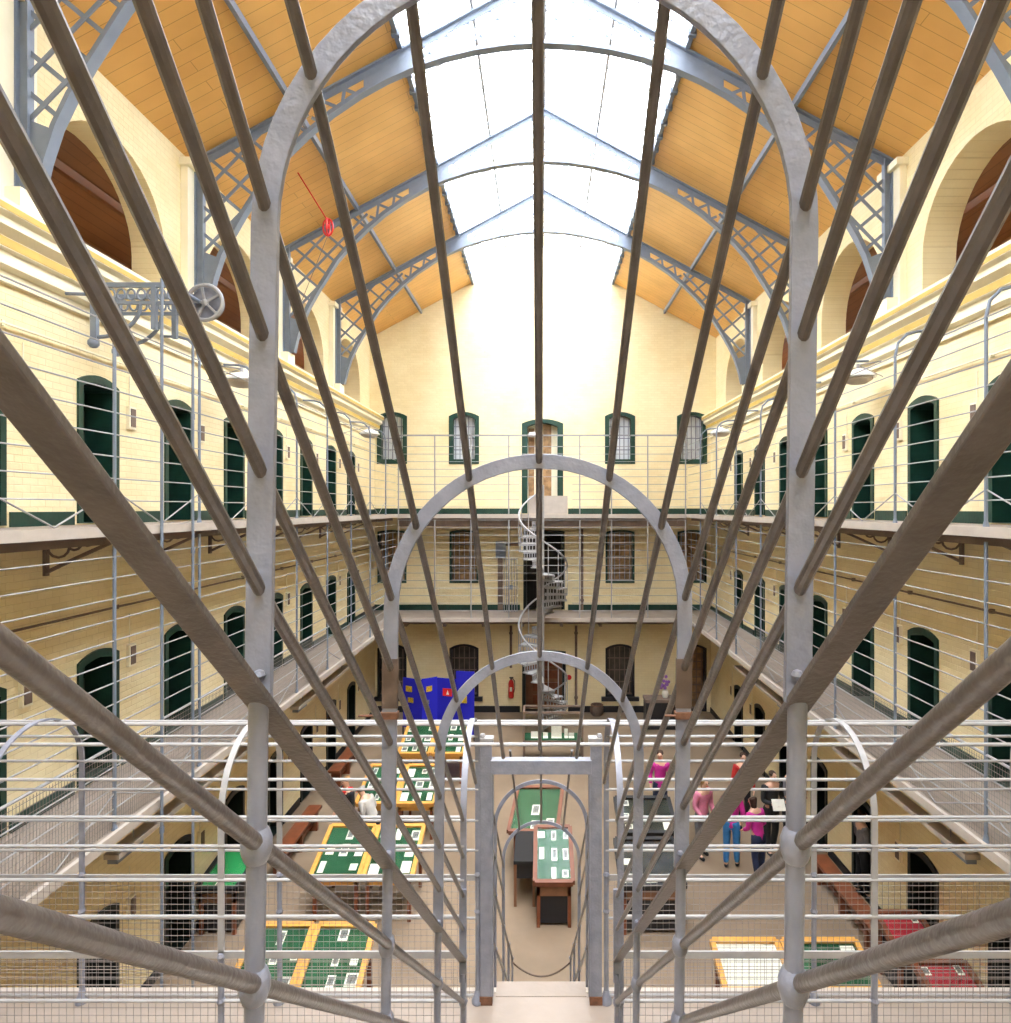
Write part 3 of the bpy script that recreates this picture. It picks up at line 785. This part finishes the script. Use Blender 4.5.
# ------------------------------------------------------------------ display cases and documents
def case(x0, x1, ya, yb, ha, hb, label, frame='orange', cloth='baize', docs=8, where='', legs=True, body=False, seed=0, skew=0.):
    """desk-topped case: near edge at ya height ha, far edge at yb height hb"""
    rnd = random.Random(seed); x0 -= 3*ya/640-.011; x1 -= 3*ya/640+.011
    xc, yc = (x0+x1)/2, (ya+yb)/2
    t = thing('display_case', label, 'display case', (xc, yc, 0))
    def P(u, v, d=0):       # u across, v away, d above the top plane
        sl = Vector((0, yb-ya, hb-ha)).normalized(); nn = Vector((0, -sl.z, sl.y))
        p = Vector((x0+(x1-x0)*u+skew*(v-.5), ya+(yb-ya)*v, ha+(hb-ha)*v))+nn*d
        return tuple(p)
    up = (0, -(hb-ha), yb-ya)
    m = MB(); w = .075
    for a, b in (((0,0),(1,0)), ((0,1),(1,1)), ((0,0),(0,1)), ((1,0),(1,1))):
        m.beam(P(*a), P(*b), w, .09, up)
    m.build('frame', frame, t, smooth=False)
    m = MB(); q = [P(.02,.02,.0), P(.98,.02,.0), P(.98,.98,.0), P(.02,.98,.0)]; m.prism(q, tuple(Vector(P(0,0,-.03))-Vector(P(0,0,0)))); m.build('lining', cloth, t, smooth=False)
    m = MB(); q = [P(.02,.02,.035), P(.98,.02,.035), P(.98,.98,.035), P(.02,.98,.035)]; m.prism(q, tuple(Vector(P(0,0,.004))-Vector(P(0,0,0)))); m.build('glass_top', 'cglass', t, smooth=False)
    m = MB(); sk = skew
    m.box(x0+.03, x1-.03, ya+.03, ya+.07, ha-.25, ha-.05) if body else m.box(x0+.03, x1-.03, ya+.03, ya+.06, ha-.16, ha-.04)
    m.build('apron', frame if not body else 'bwood', t, smooth=False)
    m = MB(); m.box(x0+.03, x1-.03, yb-.07, yb-.03, ha-.16, hb-.04)
    m.build('apron', frame if not body else 'bwood', t, smooth=False)
    if body:
        m = MB(); m.box(x0+.06, x1-.06, ya+.08, yb-.08, .05, ha-.1); m.build('cabinet', 'black', t, smooth=False)
    for (x, y, h) in ((x0+.06, ya+.06, ha), (x1-.06, ya+.06, ha), (x0+.06, yb-.06, hb), (x1-.06, yb-.06, hb)):
        m = MB(); m.box(x-.03, x+.03, y-.03, y+.03, 0, h-.05); m.build('leg', 'redwood', t, smooth=False)
    cells = [(i, j) for i in range(3) for j in range(3)]
    rnd.shuffle(cells)
    for i, j in cells[:docs]:
        cu, cv = (i+.5)/3+rnd.uniform(-.03, .03), (j+.5)/3+rnd.uniform(-.03, .03)
        du, dv = rnd.uniform(.06, .11), rnd.uniform(.06, .12)
        m = MB(); m.prism([P(cu-du,cv-dv,.002), P(cu+du,cv-dv,.002), P(cu+du,cv+dv,.002), P(cu-du,cv+dv,.002)], tuple(Vector(P(0,0,.003))-Vector(P(0,0,0))))
        d = m.build('document', 'paper', smooth=False)
        tag(d, 'pale mounted document under the glass of %s' % where, 'document', 'documents in '+where)
        if rnd.random() < .6:
            m = MB(); m.prism([P(cu-du*.7,cv-dv*.6,.0055), P(cu+du*.7,cv-dv*.6,.0055), P(cu+du*.7,cv+dv*.75,.0055), P(cu-du*.7,cv+dv*.75,.0055)], tuple(Vector(P(0,0,.002))-Vector(P(0,0,0))))
            m.build('print', 'photo', d, smooth=False)
M['fgreen'] = paint('bright_green_cloth', (.02, .30, .09), .7)
hN, hF = .8, 1.13
case(-4.18,-3.32, 8.55, 9.45, hN, hF, 'green lined pine display case at the bottom left, left half of the nearest pair', where='the nearest left case', seed=1, docs=6)
case(-3.26,-2.42, 8.55, 9.45, hN, hF, 'green lined pine display case at the bottom left, right half of the nearest pair', where='the nearest right-half case', seed=2, docs=5)
case(-4.03,-3.16, 11.25, 12.4, hN, hF, 'pine display case with framed portraits, left half of the second pair', where='the second row left case', seed=3, docs=7)
case(-3.10,-2.22, 11.25, 12.4, hN, hF, 'pine display case beside the portrait case, right half of the second pair', where='the second row right case', seed=4, docs=7)
case(-4.02,-3.2, 14.05, 15.3, hN, hF, 'pine display case in the third row, left one behind the visitors', where='the third row left case', seed=5, docs=7)
case(-3.14,-2.3, 14.05, 15.3, hN, hF, 'pine display case in the third row, right one full of papers', where='the third row right case', seed=6, docs=9)
case(-3.72,-2.9, 16.9, 18.3, hN, hF, 'pine display case in front of the blue board, left one', where='the left case by the blue board', seed=7, docs=8)
case(-2.84,-2.0, 16.9, 18.3, hN, hF, 'pine display case in front of the blue board, right one', where='the right case by the blue board', seed=8, docs=8)
case(-.55,.45, 12.85, 14.1, hN, hF, 'display case seen through the gate with rumpled green lining and few items', frame='redwood', where='the farther case in the gate opening', seed=9, docs=3, skew=.15)
case(-.08,.60, 11.1, 12.35, hN, hF, 'display case seen through the gate, nearest, dense with small papers', frame='redwood', where='the nearer case in the gate opening', seed=10, docs=8, body=True)
case(1.60,2.75, 12.7, 13.6, hN+.05, hF, 'dark display case right of the gate beside the visitors', frame='black', cloth='dgreen', where='the dark case by the visitors', seed=11, docs=4, body=True)
case(1.40,2.5, 10.9, 11.9, hN+.05, hF, 'dark display case right of the gate, in front of its twin', frame='black', cloth='black', where='the dark case nearer the gate', seed=12, docs=4, body=True)
case(2.50,3.45, 8.6, 9.3, hN, 1.0, 'pine-topped case at the bottom right with a pale cloth', where='the pine case at bottom right', cloth='paper', seed=13, docs=2)
case(3.52,4.6, 8.6, 9.3, hN, 1.0, 'pine-topped case at the bottom right with green lining', where='the green case at bottom right', seed=14, docs=2)
case(5.25,5.98, 8.3, 9.0, .72, .9, 'red lined display case against the right wall, the nearer one', frame='redwood', cloth='redbaize', where='the nearer red case', seed=15, docs=2, body=True)
case(5.3,5.98, 9.45, 10.1, .72, .9, 'red lined display case against the right wall, the farther one', frame='redwood', cloth='redbaize', where='the farther red case', seed=16, docs=1, body=True)
case(-5.85,-5.15, 10.9, 11.9, .8, .95, 'dark case with bright green top against the left wall', frame='black', cloth='fgreen', where='the case by the left wall', seed=17, docs=1, body=True)
# dark box beside the nearer gate case
t = thing('table', 'dark low table left of the papers case in the gate opening', 'table', (-.32, 12.2, 0))
m = MB(); m.box(-.52,-.12,11.7,12.8,.78,.84); m.build('table_top', 'black', t, smooth=False)
for x in (-.49,-.15):
    for y in (11.74,12.76):
        m = MB(); m.box(x-.025,x+.025,y-.025,y+.025,0,.78); m.build('leg', 'bwood', t, smooth=False)
m = MB(); m.box(-.5,-.14,11.75,12.75,.5,.78); m.build('drawer_box', 'black', t, smooth=False)

# glass vitrine
t = thing('vitrine', 'tall black framed glass vitrine in front of the spiral stair', 'display case', (.32, 18.6, 0))
x0,x1,y0,y1 = -.52,1.16,18.3,18.9
m = MB()
for z in (.62,1.45):
    m.beam((x0,y0,z),(x1,y0,z),.05,.05); m.beam((x0,y1,z),(x1,y1,z),.05,.05); m.beam((x0,y0,z),(x0,y1,z),.05,.05); m.beam((x1,y0,z),(x1,y1,z),.05,.05)
for x in (x0,x1):
    for y in (y0,y1): m.box(x-.025,x+.025,y-.025,y+.025,.62,1.45)
m.build('frame','joist',t,smooth=False)
for x in (x0,x1):
    for y in (y0,y1):
        m = MB(); m.box(x-.025,x+.025,y-.025,y+.025,0,.6); m.build('leg','joist',t,smooth=False)
m = MB(); m.box(x0+.02,x1-.02,y0+.02,y1-.02,.64,.67); m.build('lining','baize',t,smooth=False)
m = MB(); m.box(x0+.03,x1-.03,y0,y0+.006,.68,1.42); m.build('glass_front','cglass',t,smooth=False)
for k,(x,w_,h_) in enumerate(((-.2,.24,.16),(.42,.3,.32),(.85,.16,.1),(.1,.14,.1),(.7,.1,.2))):
    m = MB(); m.box(x-w_/2,x+w_/2,18.5+.03*k,18.53+.03*k,.672,.672+h_); m.box(x-w_/2,x+w_/2,18.42,18.5+.03*k,.672,.68)
    tag(m.build('document','paper',smooth=False),'pale card or booklet standing in the glass vitrine','document','items in the glass vitrine')

# blue board
t = thing('display_board', 'bright blue folding display board with small pictures at the back left', 'display board', (-3.3, 20.2, 0))
pan = [(-4.42,20.35,-3.75,20.0,.35,1.92),(-3.75,20.0,-3.32,20.3,.35,1.95),(-3.32,20.3,-2.68,20.1,.35,1.92),(-2.70,20.1,-2.12,20.0,.2,2.18)]
for a,b,c,d,z0,z1 in pan:
    m = MB(); v = Vector((c-a,d-b,0)).normalized(); n_ = Vector((-v.y,v.x,0))*.03
    m.prism([(a,b,z0),(c,d,z0),(c,d,z1),(a,b,z1)], tuple(n_)); m.build('panel','blue',t,smooth=False)
for x,y in ((-4.42,20.37),(-3.75,20.03),(-3.32,20.33),(-2.68,20.13),(-2.12,20.03)):
    m = MB(); m.box(x-.02,x+.02,y-.02,y+.02,0,.4); m.build('foot','black',t,smooth=False)
for k,(px,py,w_,h_,mt) in enumerate(((405,690,.25,.18,'yellow'),(407,701,.22,.16,'yellow'),(426,689,.2,.17,'yellow'),(444,693,.32,.24,'red'),(461,699,.2,.22,'yellow'),(424,702,.16,.12,'photo'))):
    y = {0:20.06,1:20.06,2:20.02,3:20.05,4:19.97,5:20.02}[k]
    pn = pan[0 if k<2 else 1 if k in (2,5) else 2 if k==3 else 3]
    x = (px-539)*20.1/640; fr = (x-pn[0])/(pn[2]-pn[0]); y = pn[1]+fr*(pn[3]-pn[1])-.012; z = G-(py-508)*20.1/640
    v = Vector((pn[2]-pn[0],pn[3]-pn[1],0)).normalized()
    m = MB(); a = Vector((x,y,z))-v*w_/2; b = Vector((x,y,z))+v*w_/2
    m.prism([tuple(a+Vector((0,0,-h_/2))),tuple(b+Vector((0,0,-h_/2))),tuple(b+Vector((0,0,h_/2))),tuple(a+Vector((0,0,h_/2)))], (0,-.008,0)); pc = m.build('picture',mt,t,smooth=False)
    if k == 3:
        m = MB(); q = a+v*.12
        m.prism([tuple(q+Vector((0,-.012,-.07))),tuple(q+v*.1+Vector((0,-.012,-.07))),tuple(q+v*.05+Vector((0,-.012,.07)))],(0,-.004,0)); m.build('motif','paper',pc,smooth=False)

# fire extinguisher
t = thing('fire_extinguisher', 'red fire extinguisher hung on the end wall left of the ground floor doorway', 'fire extinguisher', (-1.1, YF-.12, .55))
m = MB(); m.lathe((-1.1,YF-.12,.55), [(.085,0),(.1,.03),(.1,.5),(.07,.6),(.03,.64)], 16); m.build('cylinder','red',t)
m = MB(); m.tube((-1.1,YF-.12,1.17),(-1.1,YF-.12,1.25),.03,8); m.box(-1.16,-1.02,YF-.14,YF-.1,1.24,1.28); m.build('valve','black',t)
m = MB(); m.path([(-1.05,YF-.14,1.24),(-.97,YF-.15,1.15),(-.97,YF-.16,.9),(-1.0,YF-.17,.75)],.014,6); m.build('hose','black',t)
m = MB(); m.box(-1.14,-1.06,YF-.228,YF-.222,.8,.95); m.build('instruction_label','paper',t,smooth=False)
m = MB(); m.box(-1.16,-1.04,YF-.03,YF,.95,1.05); m.build('bracket','black',t,smooth=False)
# red round sign by the doorway, brown round bin
m = MB(); m.lathe((fx(569),YF-.06,G-6.05),[(.09,0),(.09,.05)],14,'y')
tag(m.build('alarm_bell','red'),'small red round alarm bell right of the ground floor doorway','alarm bell')
t = thing('basket', 'round brown basket on the floor at the foot of the end wall', 'basket', (fx(596), YF-.35, 0))
m = MB(); m.lathe((fx(596),YF-.35,0),[(.17,0),(.24,.1),(.25,.25),(.2,.36),(.18,.36),(.17,.2)],16); m.build('bowl','rustdark',t)
m = MB(); m.path([(fx(596)+.2*math.cos(a),YF-.35+.2*math.sin(a),.37) for a in [2*PI*i/16 for i in range(16)]],.02,6,closed=True); m.build('rim','rust',t)
# black table at far right
t = thing('table', 'table under a black cloth by the end wall at the right', 'table', (4.05, 21.3, 0))
m = MB(); m.box(3.4,4.75,21.0,21.6,.9,1.0); m.build('table_top','joist',t,smooth=False)
m = MB(); m.box(3.42,4.73,21.02,21.58,.02,.9); m.build('tablecloth','black',t,smooth=False)
t = thing('flower_vase', 'purple and white bunch standing on the black clothed table', 'vase', (4.1, 21.3, 1.0))
m = MB(); m.lathe((4.1,21.3,1.0),[(.08,0),(.12,.1),(.1,.2),(.06,.26)],12); m.build('vase','paper',t)
m = MB()
for k in range(14): m.ball((4.1+random.uniform(-.16,.16),21.3+random.uniform(-.1,.1),1.3+random.uniform(0,.4)),.06,6)
m.build('flowers','purple',t)

# benches
def bench(x,ya,yb,label):
    t = thing('bench', label, 'bench', (x,(ya+yb)/2,0))
    m = MB(); m.box(x-.15,x+.15,ya,yb,.42,.48); m.build('seat','redwood',t,smooth=False)
    n=3
    for k in range(n):
        y = ya+.2+(yb-ya-.4)*k/(n-1); m = MB(); m.box(x-.12,x+.12,y-.04,y+.04,0,.42); m.build('leg','redwood',t,smooth=False)
    m = MB(); m.box(x-.02,x+.02,ya+.1,yb-.1,.12,.2); m.build('stretcher','redwood',t,smooth=False)
bench(-5.2,12.5,14.7,'long red brown bench along the left wall')
bench(5.45,10.35,12.6,'long red brown bench along the right wall')
bench(-5.4,16.6,18.6,'shorter dark red bench farther back by the left wall')

# metal box, pipes, panels on the middle floor of the end wall
t = thing('junction_box', 'grey metal junction box with pipe on the end wall, middle floor', 'junction box', (fx(501), YF-.12, G-1.8))
m = MB(); m.box(fx(496),fx(506),YF-.2,YF-.002,G-1.78,G-1.18); m.build('box','truss',t,smooth=False)
m = MB(); m.box(fx(498),fx(503),YF-.14,YF-.02,LO+.02,G-1.78); m.build('duct','joist',t,smooth=False)
m = MB(); m.tube((fx(506),YF-.1,G-1.3),(fx(519),YF-.1,G-1.3),.05,8); m.build('pipe','joist',t)
for px,z0,z1,l in ((582,LO+.02,G-.75,'brown drain pipe on the end wall right of the lower gallery doorway'),(511,1.6,G-4.2,'brown drain pipe on the end wall above the fire extinguisher'),(576,.2,G-4.2,'brown drain pipe on the end wall beside the ground floor doorway')):
    m = MB(); m.tube((fx(px),YF-.06,z0),(fx(px),YF-.06,z1),.045,8)
    for z in (z0+.3,z1-.3): m.tube((fx(px),YF-.06,z),(fx(px),YF-.06,z+.08),.065,8)
    tag(m.build('drain_pipe','joist'),l,'pipe')
t = thing('iron_gate', 'white barred gate panel beside the junction box on the lower gallery', 'gate', (fx(511), YF-.5, LO))
m = MB()
for k in range(6): m.tube((fx(505)+k*.09,YF-.5,LO),(fx(505)+k*.09,YF-.5,LO+1.9),.014,6)
for z in (.05,.9,1.85): m.tube((fx(505),YF-.5,LO+z),(fx(505)+.45,YF-.5,LO+z),.016,6)
m.build('bars','rail',t)
m = MB(); m.box(fx(505)+.15,fx(505)+.3,YF-.53,YF-.47,LO+.8,LO+.95); m.build('lock','truss',t,smooth=False)

# ------------------------------------------------------------------ wall lamps
def lamp(x, y, z, s, r, label):
    X = CX+s*HW
    t = thing('wall_lamp', label, 'lamp', (x,y,z-.12))
    m = MB(); m.lathe((x,y,z),[(.04,.14),(r*.5,.10),(r,.0),(r,-.03),(r*.96,-.03),(.05,.08)],24); m.build('shade','white',t)
    m = MB(); m.lathe((x,y,z),[(r*.8,-.03),(r*.78,-.07),(r*.5,-.12),(.01,-.14)],20); m.build('bowl','deckedge',t)
    m = MB(); m.tube((x,y,z+.13),(x,y,z+.22),.03,8); m.tube((x,y,z+.2),(X-s*.02,y,z+.28),.014,6); m.tube((x,y,z+.2),(X-s*.02,y,z+.0),.008,6); m.build('arm','rail',t)
lamp(-5.35,11.4,G+2.28,-1,.33,'white enamel saucer lamp on the left wall beside the stair cage post')
lamp(5.58,11.3,G+2.32,1,.30,'white enamel saucer lamp on the right wall above the upper gallery')
lamp(-5.1,18.9,G+2.2,-1,.3,'white enamel saucer lamp on the left wall next to the end wall')
lamp(5.2,18.6,G+2.2,1,.3,'white enamel saucer lamp on the right wall next to the end wall')

# ------------------------------------------------------------------ pulley bracket, poles, rope
t = thing('pulley_bracket', 'grey scrolled iron bracket with a large wheel on the left wall over the upper gallery', 'pulley bracket', (-5.2, 8.6, G+2.1))
for y in (8.24, 8.7):
    m = MB(); m.box(XL+.02,-4.62,y-.02,y+.02,G+2.84,G+2.90); m.box(XL+.2,-4.62,y-.02,y+.02,G+2.62,G+2.66)
    for k in range(9):
        xx = XL+.3+k*.13; m.path([(xx+.05*math.cos(a),y,G+2.75+.07*math.sin(a)) for a in [2*PI*i/10 for i in range(10)]],.014,5,closed=True)
    m.box(XL+.18,XL+.26,y-.03,y+.03,G+2.15,G+2.86); m.ball((XL+.22,y-.02,G+2.12),.07,10)
    pts = [(XL+.26+.55*math.sin(a),y,G+2.2+.42*(1-math.cos(a))) for a in [PI/2*i/8 for i in range(9)]]
    m.path(pts,.025,6); m.box(-5.02,-4.96,y-.03,y+.03,G+2.3,G+2.86); m.build('arm','truss',t)
m = MB(); c = (-4.53,8.6,G+2.76)
m.path([(c[0]+.235*math.cos(a),c[1],c[2]+.235*math.sin(a)) for a in [2*PI*i/28 for i in range(28)]],.028,8,closed=True)
for k in range(5):
    a = 2*PI*k/5+.5; m.beam(c,(c[0]+.225*math.cos(a),c[1],c[2]+.225*math.sin(a)),.025,.03)
m.ball(c,.05,10); m.build('wheel','rail',t)
m = MB(); m.lathe((c[0],c[1]+.06,c[2]),[(.0,0),(.22,0),(.22,.04),(.0,.04)],24,'y'); m.build('wheel_disc','grey',t)
for y,l in ((8.62,'nearer'),):
    m = MB(); m.tube((-4.62,8.24,G+2.78),(-4.62,8.7,G+2.78),.03,8); m.build('axle','truss',t)
for y,l,zt in ((7.98,'left one of the two',G+2.86),(8.69,'right one of the two, below the wheel',G+2.6)):
    m = MB(); m.tube((-4.74,y,0),(-4.74,y,zt),.019,8)
    for z in (UP-.4, LO-.4, G+1.2): m.tube((-4.74,y,z),(-4.74,y,z+.08),.027,8)
    tag(m.build('iron_pole','truss'),'tall grey pole past the left galleries, '+l,'pole')
t = thing('pulley_block', 'red pulley block on a rope hanging below the left ceiling', 'pulley', (-4.33,12.95,G+5.5))
m = MB(); m.path([(-4.92,12.9,rooz(-4.92)),(-4.36,12.95,G+5.85)],.014,6); m.build('rope','red',t)
m = MB()
for q in (0,PI/2):
    m.path([(-4.33+.1*math.cos(a)*math.cos(q),12.95+.1*math.cos(a)*math.sin(q),G+5.68+.17*math.sin(a)) for a in [2*PI*i/14 for i in range(14)]],.02,6,closed=True)
m.ball((-4.33,12.95,G+5.7),.05,8); m.build('block','red',t)
m = MB(); m.tube((-4.33,12.95,G+5.52),(-4.7,12.4,G+3.9),.006,5); m.build('cord','joist',t)

# ------------------------------------------------------------------ people
def skin(name, verts, edges, mat, parent, root=0, sub=1):
    me = bpy.data.meshes.new(name); org = ORG[parent.name]
    me.from_pydata([Vector(v[:3]) for v in verts], edges, [])
    o = bpy.data.objects.new(name, me); COL.objects.link(o); o.parent = parent
    md = o.modifiers.new('Skin','SKIN')
    if not me.skin_vertices: bpy.context.view_layer.update()
    if not me.skin_vertices:
        bm = bmesh.new(); bm.from_mesh(me); bm.verts.layers.skin.verify(); bm.to_mesh(me); bm.free()
    for i, v in enumerate(verts):
        sv = me.skin_vertices[0].data[i]; r = v[3]; sv.radius = (r, r) if not isinstance(r, tuple) else r; sv.use_root = (i == root)
    md.use_smooth_shade = True
    ss = o.modifiers.new('Sub','SUBSURF'); ss.levels = sub; ss.render_levels = sub
    me.materials.append(mat)
    return o
SKIN = paint('skin_tone', (.62,.36,.25), .5)
def person(x, y, face, top, legs, hair, label, H=1.72, lean=0., arms=(.3,.3), z0=0., longhair=False):
    t = thing('person', label, 'person', (x,y,z0)); t.rotation_euler = (0,0,face)   # faces -Y when face = 0
    k = H/1.72; st = .10
    def B(px,py,pz,r):    # lean bends the upper body forward (-Y)
        px,py,pz,r = px*k,py*k,pz*k,(r*k if not isinstance(r,tuple) else tuple(q*k for q in r))
        if pz > .95*k and lean:
            d = pz-.95*k; py -= math.sin(lean)*d; pz = .95*k+math.cos(lean)*d
        return (px,py,pz,r)
    V = [B(0,0,.95,(.145,.10)),B(0,0,1.12,(.125,.09)),B(0,0,1.3,(.155,.10)),B(0,.01,1.42,(.13,.075)),B(0,0,1.49,.052),B(0,-.01,1.56,.065),B(0,-.015,1.63,.088),B(0,-.01,1.70,.06)]
    E = [(i,i+1) for i in range(7)]
    V.append(B(0,-.105,1.605,.016)); E.append((6,8))
    hands = {}
    for s in (-1,1):
        b = len(V); V += [B(s*.095,0,.86,.085),B(s*.1,-.01+.0,.50,.056),B(s*.105,.02+(.06 if s>0 else -.06),.10,.038),B(s*.11,-.12+(.06 if s>0 else -.06),.03,.03)]
        E += [(0,b),(b,b+1),(b+1,b+2),(b+2,b+3)]
        a = arms[0 if s<0 else 1]; b = len(V)
        el = (s*.235,-.05*a+.02,1.13); fw = .26*a
        V += [B(s*.175,.01,1.40,.055),B(*el,.04),B(s*(.235-.07*a),el[1]-.24*math.sin(a*1.5),1.13-.24*math.cos(a*1.5),.028)]
        wr = V[-1]; E += [(3,b),(b,b+1),(b+1,b+2)]
        d = Vector((V[b+2][0]-V[b+1][0],V[b+2][1]-V[b+1][1],V[b+2][2]-V[b+1][2])).normalized()
        w_ = Vector(wr[:3]); pm = w_+d*.07; pi = len(V); V.append((*pm,.026)); E.append((b+2,pi))
        side = Vector((0,1,0)) if abs(d.y)<.7 else Vector((1,0,0))
        side = (side-d*side.dot(d)).normalized()
        for q in range(4):
            base = pm+side*(q-1.5)*.019+d*.02; tip = base+d*(.05,.06,.055,.042)[q]+Vector((-s*.012,0,0)); j = len(V)
            V.append((*base,.009)); V.append((*tip,.007)); E += [(pi,j),(j,j+1)]
        j = len(V); tb = w_+d*.03-side*.032; V.append((*tb,.01)); V.append((*(tb+d*.04-side*.012),.008)); E += [(b+2,j),(j,j+1)]
    skin('body',V,E,SKIN,t)
    # clothing, a little larger than the body
    g = .018
    def G_(v,e=g):
        r = v[3]; return (*v[:3], tuple(q+e for q in r) if isinstance(r,tuple) else r+e)
    TV = [(V[0][0],V[0][1],V[0][2]-.16*k,(.165*k,.13*k)),G_(V[1]),G_(V[2]),(*V[3][:3],(.15*k,.09*k))]; TE = [(0,1),(1,2),(2,3)]
    idx = [i for i in range(9,len(V)) if True]
    l0 = 9; per = (len(V)-9)//2
    for sidx in (0,1):
        b = 9+sidx*per
        a = len(TV); TV += [G_(V[b+4],.02),G_(V[b+5],.016),G_(V[b+6],.014)]; TE += [(3,a),(a,a+1),(a+1,a+2)]
    skin('jacket',TV,TE,top,t,root=0)
    LV = [G_(V[0],.012), (V[0][0],(V[0][1]+V[1][1])/2,V[0][2]+.10*k,(.15*k,.11*k))]; LE = [(0,1)]
    for sidx in (0,1):
        b = 9+sidx*per; a = len(LV); LV += [G_(V[b],.015),G_(V[b+1],.02),G_(V[b+2],.022)]; LE += [(0,a),(a,a+1),(a+1,a+2)]
    skin('trousers',LV,LE,legs,t,root=0)
    for sidx in (0,1):
        b = 9+sidx*per; an,to = V[b+2],V[b+3]
        skin('shoe',[(an[0],an[1]+.02,.055,.045),(to[0],to[1]-.02,.04,.038)],[(0,1)],M['black'],t)
    hd = V[6]; m = MB()
    c = Vector(hd[:3])
    HV = [(c.x,c.y+.03,c.z-.03*1,.07),(c.x,c.y+.028,c.z+.04,.092),(c.x,c.y+.005,c.z+.075,.075)]
    if longhair: HV = [(c.x,c.y+.06,c.z-.17,.05)]+HV
    skin('hair',HV,[(i,i+1) for i in range(len(HV)-1)],hair,t,root=0)
    for s in (-1,1):
        m = MB(); m.ball((c.x+s*.033,c.y-.083,c.z+.0),.011,6)
        e = m.build('eye','black',None); e.location = e.location; 
        e.parent = t
    m = MB(); m.box(c.x-.025,c.x+.025,c.y-.088,c.y-.078,c.z-.062,c.z-.054); mo = m.build('mouth','red',None,smooth=False); mo.parent = t
    return t
def cm(n,c): return paint(n,c,.8,noise=.25,nscale=6)
mg, tl, nv, bk, pk, wh, gy, rd, bl, br_ = cm('magenta_cloth',(.62,.03,.32)),cm('teal_cloth',(.02,.16,.22)),cm('navy_cloth',(.02,.03,.08)),cm('black_cloth',(.02,.02,.022)),cm('pink_cloth',(.75,.25,.38)),cm('pale_cloth',(.6,.58,.55)),cm('grey_cloth',(.2,.2,.22)),cm('red_cloth',(.55,.03,.03)),cm('blue_cloth',(.04,.2,.5)),cm('brown_cloth',(.12,.06,.04))
hb, hg, hy = cm('brown_hair',(.05,.025,.015)),cm('grey_hair',(.45,.42,.4)),cm('fair_hair',(.4,.22,.08))
person(3.35,13.4,.5,pk,gy,hy,'person in a pink top and grey trousers, left of the group at right',1.68,.1,(.6,.4),longhair=True)
person(2.75,14.9,-.3,mg,nv,hb,'person in a magenta top standing behind the dark display case',1.65,0,(.3,.8))
person(3.85,13.0,PI-.4,mg,bl,hb,'person in a magenta jacket and bright blue trousers seen from behind',1.66,.12,(.5,.9),longhair=True)
person(3.1,14.3,1.2,tl,bk,hb,'person in a dark teal jacket in the middle of the group',1.72,.1,(.8,.3))
person(4.85,13.55,.3,bk,bk,hb,'person in a black jacket holding white papers beside the right wall',1.76,.08,(1.1,1.1))
person(4.25,12.55,PI+.5,mg,nv,hb,'person in a magenta coat and navy trousers nearest of the group',1.6,.25,(.7,.7),longhair=True)
person(4.62,14.7,0,rd,bk,hb,'person in a red top at the back of the group',1.68,0,(.3,.3))
person(5.4,14.1,.8,gy,bk,hg,'person in a grey jacket leaning by the right wall',1.7,.15,(.8,.8))
person(6.02,12.03,PI/2,gy,bk,hb,'person in grey by the cell door near the right wall bench',1.62,0,(.3,.5))
person(-4.05,13.35,-.8,bk,bk,hy,'person in dark clothes and red scarf at the left display cases',1.72,.05,(.5,.5))
person(-3.45,13.2,-1.9,wh,bk,hg,'grey haired person in a pale top bending over the left display cases',1.62,.55,(1.,1.))
m = MB(); m.prism([(-4.15,13.23,1.38),(-3.93,13.22,1.38),(-3.93,13.30,1.46),(-4.15,13.31,1.46)],(0,0,.05))
tag(m.build('scarf','red'),'red scarf round the neck of the dark clothed visitor at left','scarf')
m = MB(); m.prism([(4.72,13.05,1.12),(4.98,13.05,1.12),(4.98,13.17,1.30),(4.72,13.17,1.30)],(0,.01,.004))
tag(m.build('paper_sheet','paper',smooth=False),'white sheet of paper held by the visitor in a black jacket','paper')

# ------------------------------------------------------------------ camera, light
cam_d = bpy.data.cameras.new('camera'); cam = bpy.data.objects.new('camera', cam_d); COL.objects.link(cam)
cam.location = (0,0,G); cam.rotation_euler = (PI/2,0,0)
cam_d.sensor_fit = 'HORIZONTAL'; cam_d.sensor_width = 36; cam_d.lens = 36*640/1011
cam_d.shift_x = -36.5/1011; cam_d.shift_y = -3.5/1011; cam_d.clip_start = .02
sc.camera = cam
w = bpy.data.worlds.new('sky'); sc.world = w; w.use_nodes = True
bg = w.node_tree.nodes['Background']; bg.inputs[0].default_value = (.93,.97,1,1); bg.inputs[1].default_value = 5.0
sun = bpy.data.lights.new('sun','SUN'); sun.energy = 2.0; sun.angle = .6; sun.color = (1,.97,.9)
so = bpy.data.objects.new('sun',sun); COL.objects.link(so); so.rotation_euler = (math.radians(14),math.radians(6),0)
vs = sc.view_settings
vs.view_transform = 'Standard'; vs.look = 'None'; vs.exposure = 1.62; vs.gamma = 1; vs.use_curve_mapping = False
